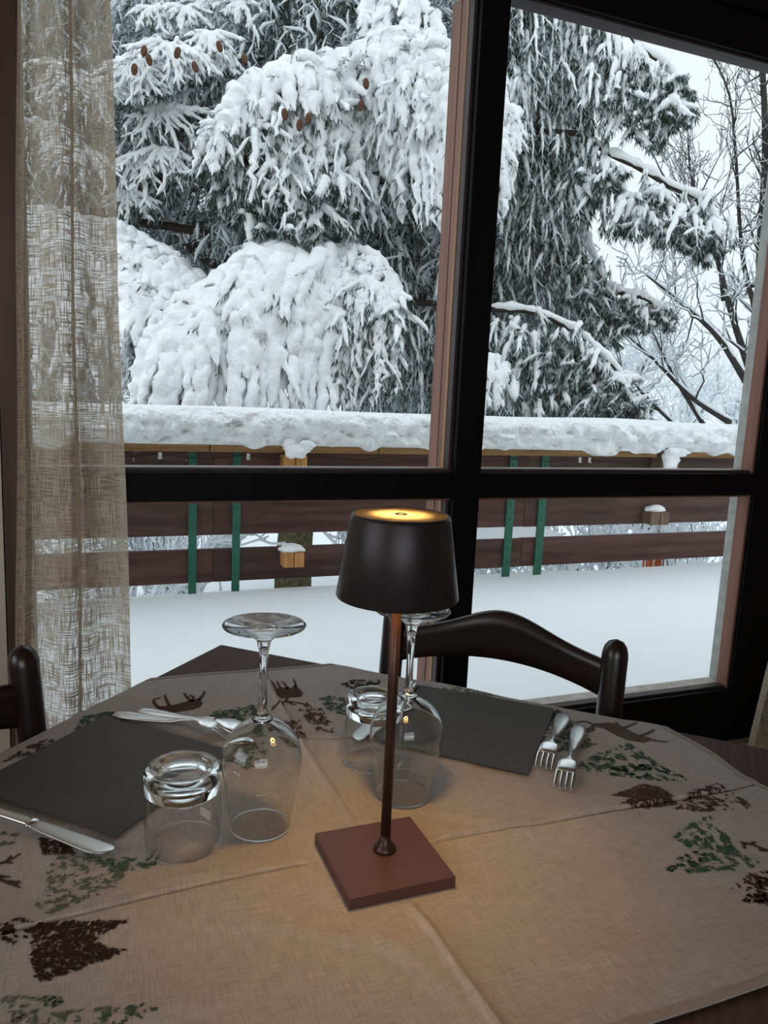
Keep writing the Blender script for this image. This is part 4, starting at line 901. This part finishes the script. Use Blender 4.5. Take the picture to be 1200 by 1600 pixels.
def make_knife(label, p0, p1, group=None):
    L_ = float(np.linalg.norm(np.array(p1)-np.array(p0))); t = thing('knife', label, 'knife', group=group)
    ribbon('handle', [(0, 0, .006, .004, .003), (.006, 0, .006, .0085, .0042), (.04, 0, .006, .0095, .0045), (.075, 0, .006, .0075, .0040), (L_*.50, 0, .006, .0068, .0036), (L_*.52, 0, .006, .0072, .0034)], MT['steel'], t)
    ribbon('bolster', [(L_*.50, 0, .006, .0060, .0040), (L_*.515, 0, .006, .0088, .0042), (L_*.53, 0, .006, .0080, .0034), (L_*.54, 0, .006, .0070, .0020)], MT['steel'], t)
    ribbon('blade', [(L_*.53, 0, .0055, .0075, .0012), (L_*.60, 0.0, .0052, .0092, .0011), (L_*.78, -.001, .0045, .0108, .0010), (L_*.92, -.0015, .0040, .0112, .0009), (L_*.975, .001, .0038, .0085, .0008), (L_, .003, .0036, .002, .0005)], MT['blade_steel'], t)
    lay(t, L_, p0, p1); return t
z2 = .757
make_fork('steel fork lying face down nearest the right napkin, touching its edge', tuple(onz(882, 1117, .757)[:2]), tuple(onz(849, 1204, .752)[:2]), group='forks at the right place')
make_fork('steel fork lying face down, outer one of the pair right of the right napkin', tuple(onz(906, 1136, .757)[:2]), tuple(onz(879, 1236, .752)[:2]), group='forks at the right place')
make_fork('steel fork with its handle over the far corner of the left napkin', tuple(onz(178, 1117, .757)[:2]), tuple(onz(362, 1152, .754)[:2]), group='fork and spoon at the left place')
sp = make_spoon('steel spoon just behind the left fork, its tip behind the left wine glass', tuple(onz(216, 1112, .757)[:2]), tuple(onz(395, 1152, .754)[:2])); sp['group'] = 'fork and spoon at the left place'
make_knife('steel table knife at the left edge of the table, beside the left napkin', tuple(onz(-70, 1250, .757)[:2]), tuple(onz(174, 1333, .756)[:2]), group='table knives')
make_knife('steel table knife seen through the glasses, left of the right napkin', tuple(onz(648, 1070, .757)[:2]), tuple(onz(556, 1158, .756)[:2]), group='table knives')

# ---- glasses (upside down, rims on the cloth)
def tumbler(label, x, y, rb=.0405, rt=.0405, h=.089):
    t = thing('tumbler', label, 'glass', (x, y, ZC), group='upturned tumblers')
    e = .0011
    pr = [(rb, 0), (rb+.0004, .0006), (rb, .0012), (rt, h-.020), (rt, h-.017)]
    inn = [(rt-e*1.2, h-.020), (rb-e, .001)]
    bm = lathe_bm([(rb-e, 0), (rb, 0), (rb+.0002, h*.4), (rt, h-.026)], 64); bm_obj('glass_wall', bm, MT['glass_wall'], t, True)
    bm = lathe_bm([(0, h-.016), (.020, h-.0165), (rt-.008, h-.019), (rt-.003, h-.026), (rt-.001, h-.0265), (rt+.0002, h-.025), (rt+.0004, h-.015), (rt, h-.006), (rt-.002, h-.0015), (rt-.007, h), (rt-.0125, h-.0008), (rt-.0135, h-.003), (rt-.018, h-.0042), (0, h-.0048)], 64)
    bm_obj('glass_base', bm, MT['glass'], t, True)
    b = Bag(); a = np.linspace(0, 2*np.pi, 65); b.tube(np.stack([rb*np.cos(a), rb*np.sin(a), a*0+.0009], 1), a*0+.0008, 6); b.build('rim', MT['glass'], t)
    return t
tumbler('clear straight tumbler upside down at the corner of the left napkin', .100, .789)
tumbler('clear straight tumbler upside down behind the lamp pole, left of the right wine glass', .366, .908, .040, .038, .092)
def wineglass(label, x, y):
    t = thing('wine_glass', label, 'glass', (x, y, ZC), group='upturned wine glasses'); H = .236
    out = [(.0335, 0), (.0355, .015), (.0400, .045), (.0440, .070), (.0450, .083), (.0425, .097), (.0355, .110), (.024, .1205), (.012, .127), (.0068, .130)]
    o2 = smooth_pts(out, 40)
    G2 = np.gradient(o2, axis=0); G2 /= np.linalg.norm(G2, axis=1)[:, None]; N2 = np.stack([-G2[:, 1], G2[:, 0]], 1)
    th = np.where(o2[:, 1] < .09, .0009, .0009+.0022*np.clip((o2[:, 1]-.09)/.035, 0, 1)); i2 = o2+N2*th[:, None]; i2[:, 0] = np.clip(i2[:, 0], .0005, None)
    bm = lathe_bm([tuple(p) for p in o2]+[tuple(p) for p in i2[::-1]], 72, closed=True); bm_obj('bowl', bm, MT['glass'], t, True)
    # thick shoulder and stem are solid glass
    st = [(0, .1262), (.0065, .1262), (.0105, .1268), (.0115, .1285), (.0075, .1320), (.0052, .140), (.0044, .155), (.0043, .185), (.0050, .205), (.0080, .219), (.0150, .2265), (.0280, .2318), (.0425, .2352), (.0452, .2362), (.0456, .2372), (.0448, .2380), (.0425, .2378), (.030, .2362), (.012, .2345), (0, .2340)]
    bm = lathe_bm(st, 64); bm_obj('stem_and_foot', bm, MT['glass'], t, True)
    return t
wineglass('clear stemmed wine glass upside down left of the lamp, next to the left tumbler', .187, .796)
wineglass('clear stemmed wine glass upside down right behind the lamp pole', .371, .812)

# ---- lamp
lx, ly = .2985, .693
lm_ = thing('table_lamp', 'dark plum cordless table lamp with tapered shade and square maroon base', 'lamp', (lx, ly, TH_+.0035))
bm = box_bm(-.0622, .0518, -.0655, .0515, 0, .0125, .0012, 2); bm_obj('base', bm, MT['lamp_base'], lm_)
pc = (0, 0)
bm = lathe_bm([(0, .0125), (.0125, .0125), (.0120, .0155), (.0085, .0195), (.0058, .024), (.0056, .030), (0, .030)], 32); bm_obj('pole_collar', bm, MT['lamp_pole'], lm_, True)
bm = lathe_bm([(0, .024), (.0054, .024), (.0054, .345), (0, .345)], 28); bm_obj('pole', bm, MT['lamp_pole'], lm_, True)
zt_, zb_ = .376, .292
sh = lathe_bm([(.0605, zb_), (.0615, zb_-.0006), (.0622, zb_+.0006), (.0502, zt_-.004), (.0485, zt_-.0004), (.0478, zt_), (.0470, zt_-.0004), (.0468, zt_-.002), (.0475, zt_-.006), (.0490, zt_-.010)], 72, closed=True)
bm_obj('lamp_shade', sh, MT['lamp'], lm_, True)
# light head: opaque white housing below, translucent disc added on top for a warm glow
fm = bpy.data.materials.new('added_glow_disc'); fm.use_nodes = True; N = fm.node_tree.nodes; L = fm.node_tree.links; N.clear()
oo = N.new('ShaderNodeOutputMaterial'); tl = N.new('ShaderNodeBsdfTranslucent'); tl.inputs['Color'].default_value = (.9, .75, .5, 1); dfu = N.new('ShaderNodeBsdfDiffuse'); dfu.inputs['Color'].default_value = (.22, .16, .13, 1)
mx = N.new('ShaderNodeMixShader'); mx.inputs[0].default_value = .5; L.new(dfu.outputs[0], mx.inputs[1]); L.new(tl.outputs[0], mx.inputs[2]); L.new(mx.outputs[0], oo.inputs[0])
bm = lathe_bm([(0, zt_-.0004), (.0468, zt_-.0007), (.0468, zt_-.0019), (0, zt_-.0016)], 64); bm_obj('top_disc', bm, fm, lm_, True)
bm = lathe_bm([(.0032, zt_-.0006), (.0066, zt_-.0004), (.0064, zt_+.0001), (.0034, zt_+.0001)], 24, closed=True); bm_obj('touch_button', bm, MT['screw'], lm_, True)
bm = lathe_bm([(0, .345), (.040, .345), (.046, .347), (.046, .350), (.040, .352), (0, .352)], 48)
bm_obj('light_housing', bm, mat('white_housing', (.8, .78, .72), .5), lm_, True)
em = bpy.data.materials.new('warm_led'); em.use_nodes = True; N = em.node_tree.nodes; L = em.node_tree.links; N.clear()
oo = N.new('ShaderNodeOutputMaterial'); ee = N.new('ShaderNodeEmission'); ee.inputs['Color'].default_value = (1.0, .56, .17, 1); ee.inputs['Strength'].default_value = 78; L.new(ee.outputs[0], oo.inputs[0])
bm = lathe_bm([(.014, .3445), (.030, .3445), (.030, .3430), (.014, .3430)], 40, closed=True); bm_obj('led_ring', bm, em, lm_, True)
pl = bpy.data.lights.new('added_top_glow', 'POINT'); pl.energy = .95; pl.color = (1, .80, .44); pl.shadow_soft_size = .003  # hidden point light added under the disc to make the top glow
po = bpy.data.objects.new('added_top_glow', pl); C.objects.link(po); po.parent = lm_; po.location = (0, 0, .3545)

# ---- chairs
def make_chair(label, pr, back_dir, face_dir, zpost=.852, wdt=.40):
    """pr: nearer/right rear post (x,y); back_dir: unit vector to the other rear post; face_dir: toward the seat"""
    bx = np.array(back_dir); fx = np.array(face_dir)
    a = math.atan2(-bx[1], -bx[0])
    t = thing('dining_chair', label, 'chair', (pr[0]+bx[0]*wdt/2, pr[1]+bx[1]*wdt/2, 0), a, 'dark ladder back dining chairs')
    # local x: from other post (-) to pr (+); local y: away or toward the seat
    sgn = 1 if np.dot(fx, [-math.sin(a), math.cos(a)]) > 0 else -1
    hw = wdt/2
    for s in (-1, 1):
        zz = np.array([0, .2, .42, .60, .75, zpost-.03, zpost-.022, zpost-.012, zpost-.004, zpost]); yy_ = -sgn*np.array([.05, .025, 0, .012, .028, .038, .039, .040, .0405, .041])+sgn*.041
        rr = np.array([.016, .019, .021, .021, .0215, .0220, .0212, .0185, .0125, .002])
        b = Bag(); b.tube(np.stack([zz*0+s*hw, yy_, zz], 1), rr, 20); b.build('rear_leg', MT['chair'], t)
        sweep('front_leg', np.array([[s*(hw+.01), sgn*.42, 0], [s*(hw+.01), sgn*.42, .2], [s*(hw+.01), sgn*.42, .455]]), [.016, .019, .020], MT['chair'], t, 16)
        sweep('stretcher', np.array([[s*hw, sgn*.03, .18], [s*(hw+.005), sgn*.22, .18], [s*(hw+.01), sgn*.41, .18]]), [.010, .011, .010], MT['chair'], t, 12)
        box('seat_rail', s*hw-.012, s*hw+.012, min(sgn*.03, sgn*.41), max(sgn*.03, sgn*.41), .40, .44, MT['chair'], t, .004)
    sweep('stretcher', np.array([[-hw, sgn*.42, .25], [0, sgn*.42, .25], [hw, sgn*.42, .25]]), [.010, .011, .010], MT['chair'], t, 12)
    # slats: curved boards with arched top, and arched underside
    def slat(zc, hgt, arch, low, name='back_slat', ya=0):
        n = 40; X = np.linspace(-hw+.012, hw-.012, n); s = X/hw
        top = zc+hgt/2+arch*np.exp(-(s/.48)**2)-.014*s*s; bot = zc-hgt/2+low*(1-s*s)
        yb = sgn*(ya-.032*(1-s*s)); th = .010; V = []; 
        for i in range(n):
            zs = np.array([bot[i], (bot[i]*2+top[i])/3, (bot[i]+top[i]*2)/3, top[i]-.004, top[i], top[i]-.004, (bot[i]*2+top[i])/3, bot[i]])
            ys = np.array([-th, -th, -th, -th, 0, th, th, th])*.9+yb[i]
            V += [(X[i], ys[k], zs[k]) for k in range(8)]
        V = np.array(V); b = Bag(); i = np.arange(8); j = (i+1) % 8
        q = np.concatenate([np.stack([a*8+i, a*8+j, (a+1)*8+j, (a+1)*8+i], 1) for a in range(n-1)]); q = np.vstack([q, [[0, 1, 6, 7]], [[1, 2, 5, 6]], [[2, 3, 4, 5]], [[(n-1)*8+7, (n-1)*8+6, (n-1)*8+1, (n-1)*8]], [[(n-1)*8+6, (n-1)*8+5, (n-1)*8+2, (n-1)*8+1]]])
        b.add(V, q); o = b.build(name, MT['chair'], t, True); return o
    slat(.785, .080, .040, .030, 'top_slat', .006); slat(.60, .06, .01, .012, 'back_slat', .024)
    bm = box_bm(-hw, hw, min(sgn*.02, sgn*.43), max(sgn*.02, sgn*.43), .44, .462, .008, 3)
    bm_obj('seat', bm, MT['straw'], t)
    return t
pr = ond(963, 1003, 1.30)[:2]
make_chair('dark varnished dining chair tucked behind the far side of the table, back to the window', (pr[0], pr[1]), -U, Vv)
pl_ = ond(34, 1008, 1.10)[:2]
Ld = np.array([Vv[0], Vv[1]])
make_chair('dark varnished dining chair cut off at the left edge, in front of the curtain', (pl_[0], pl_[1]), Ld, U, zpost=.866)

# ---- curtains
def curtain(name, label, x_at, y0, ztop, zbot, folds, ncol=240, nrow=60, hemr=None):
    """x_at(s,z) gives plan position; folds(s)->y offset"""
    S_ = np.linspace(0, 1, ncol); Zs = np.linspace(zbot, ztop, nrow); V = []; 
    X, Y = [], []
    for z in Zs:
        x, dy = x_at(S_, z); V.append(np.stack([x, y0+dy, np.full(ncol, z)], 1))
    V = np.array(V); arc = np.concatenate([[0], np.cumsum(np.linalg.norm(np.diff(V[nrow//2, :, :2], axis=0), axis=1))])
    k0 = ncol if hemr is None else int(ncol*(1-hemr))
    t = thing(name, label, 'curtain', (0, 0, 0))
    def piece(nm, c0, c1, m):
        cols = np.arange(c0, c1); W_ = V[:, cols].reshape(-1, 3); nc = len(cols); i = (np.arange(nc-1)[None, :]+(np.arange(nrow-1)*nc)[:, None]).ravel()
        b = Bag(); b.add(W_, np.stack([i, i+1, i+nc+1, i+nc], 1)); o = b.build(nm, m, t, True)
        uv = o.data.uv_layers.new(name='UVMap'); li = np.empty(len(o.data.loops), np.int32); o.data.loops.foreach_get('vertex_index', li)
        UVv = np.stack([np.tile(arc[cols], nrow), np.repeat(Zs, nc)], 1); uv.data.foreach_set('uv', UVv[li].astype(np.float32).ravel())
    piece('fabric', 0, k0, MT['curtain'])
    if hemr: piece('side_hem', k0-1, ncol, MT['curtain_hem'])
    return t
def left_x(s, z):
    f = (1.93-z)/1.08
    xl = -.088-.030*np.clip(f, -.6, 1.8); xr = .071+.024*f
    # accordion: an S fold near the middle (cloth doubles back), plus soft waves
    w_ = s+.052*np.sin(2*np.pi*(s-.53)*1.0)*0
    fold = .050*np.exp(-((s-.55)/.030)**2)*np.sin((s-.55)/.020)*-1.2
    x = xl+(xr-xl)*(s+fold)
    wob = .006*np.sin(z*5+s*9)
    dy = .028*np.sin(s*2*np.pi*1.5+.4)+.020*np.cos((s-.55)/.03)*np.exp(-((s-.55)/.05)**2)+.045*np.exp(-(s/.10)**2)*np.sin(s*60)*.5+wob*.5
    return x+.002*np.sin(z*7+s*14), dy
curtain('curtain', 'sheer beige open-weave linen curtain hanging at the left of the window', left_x, 1.66, 2.45, .03, None, hemr=.065)
def right_x(s, z):
    xl = 1.905+.055*np.clip((z-.2)/.35, 0, 1)+.25*np.clip((z-.55)/.6, 0, 1); xr = 2.75
    return xl+(xr-xl)*s, .035*np.sin(s*40)+.02*np.sin(s*17)
curtain('curtain', 'beige linen curtain bunched at the right of the window, only its lower edge showing', right_x, 1.62, 2.45, .03, None)
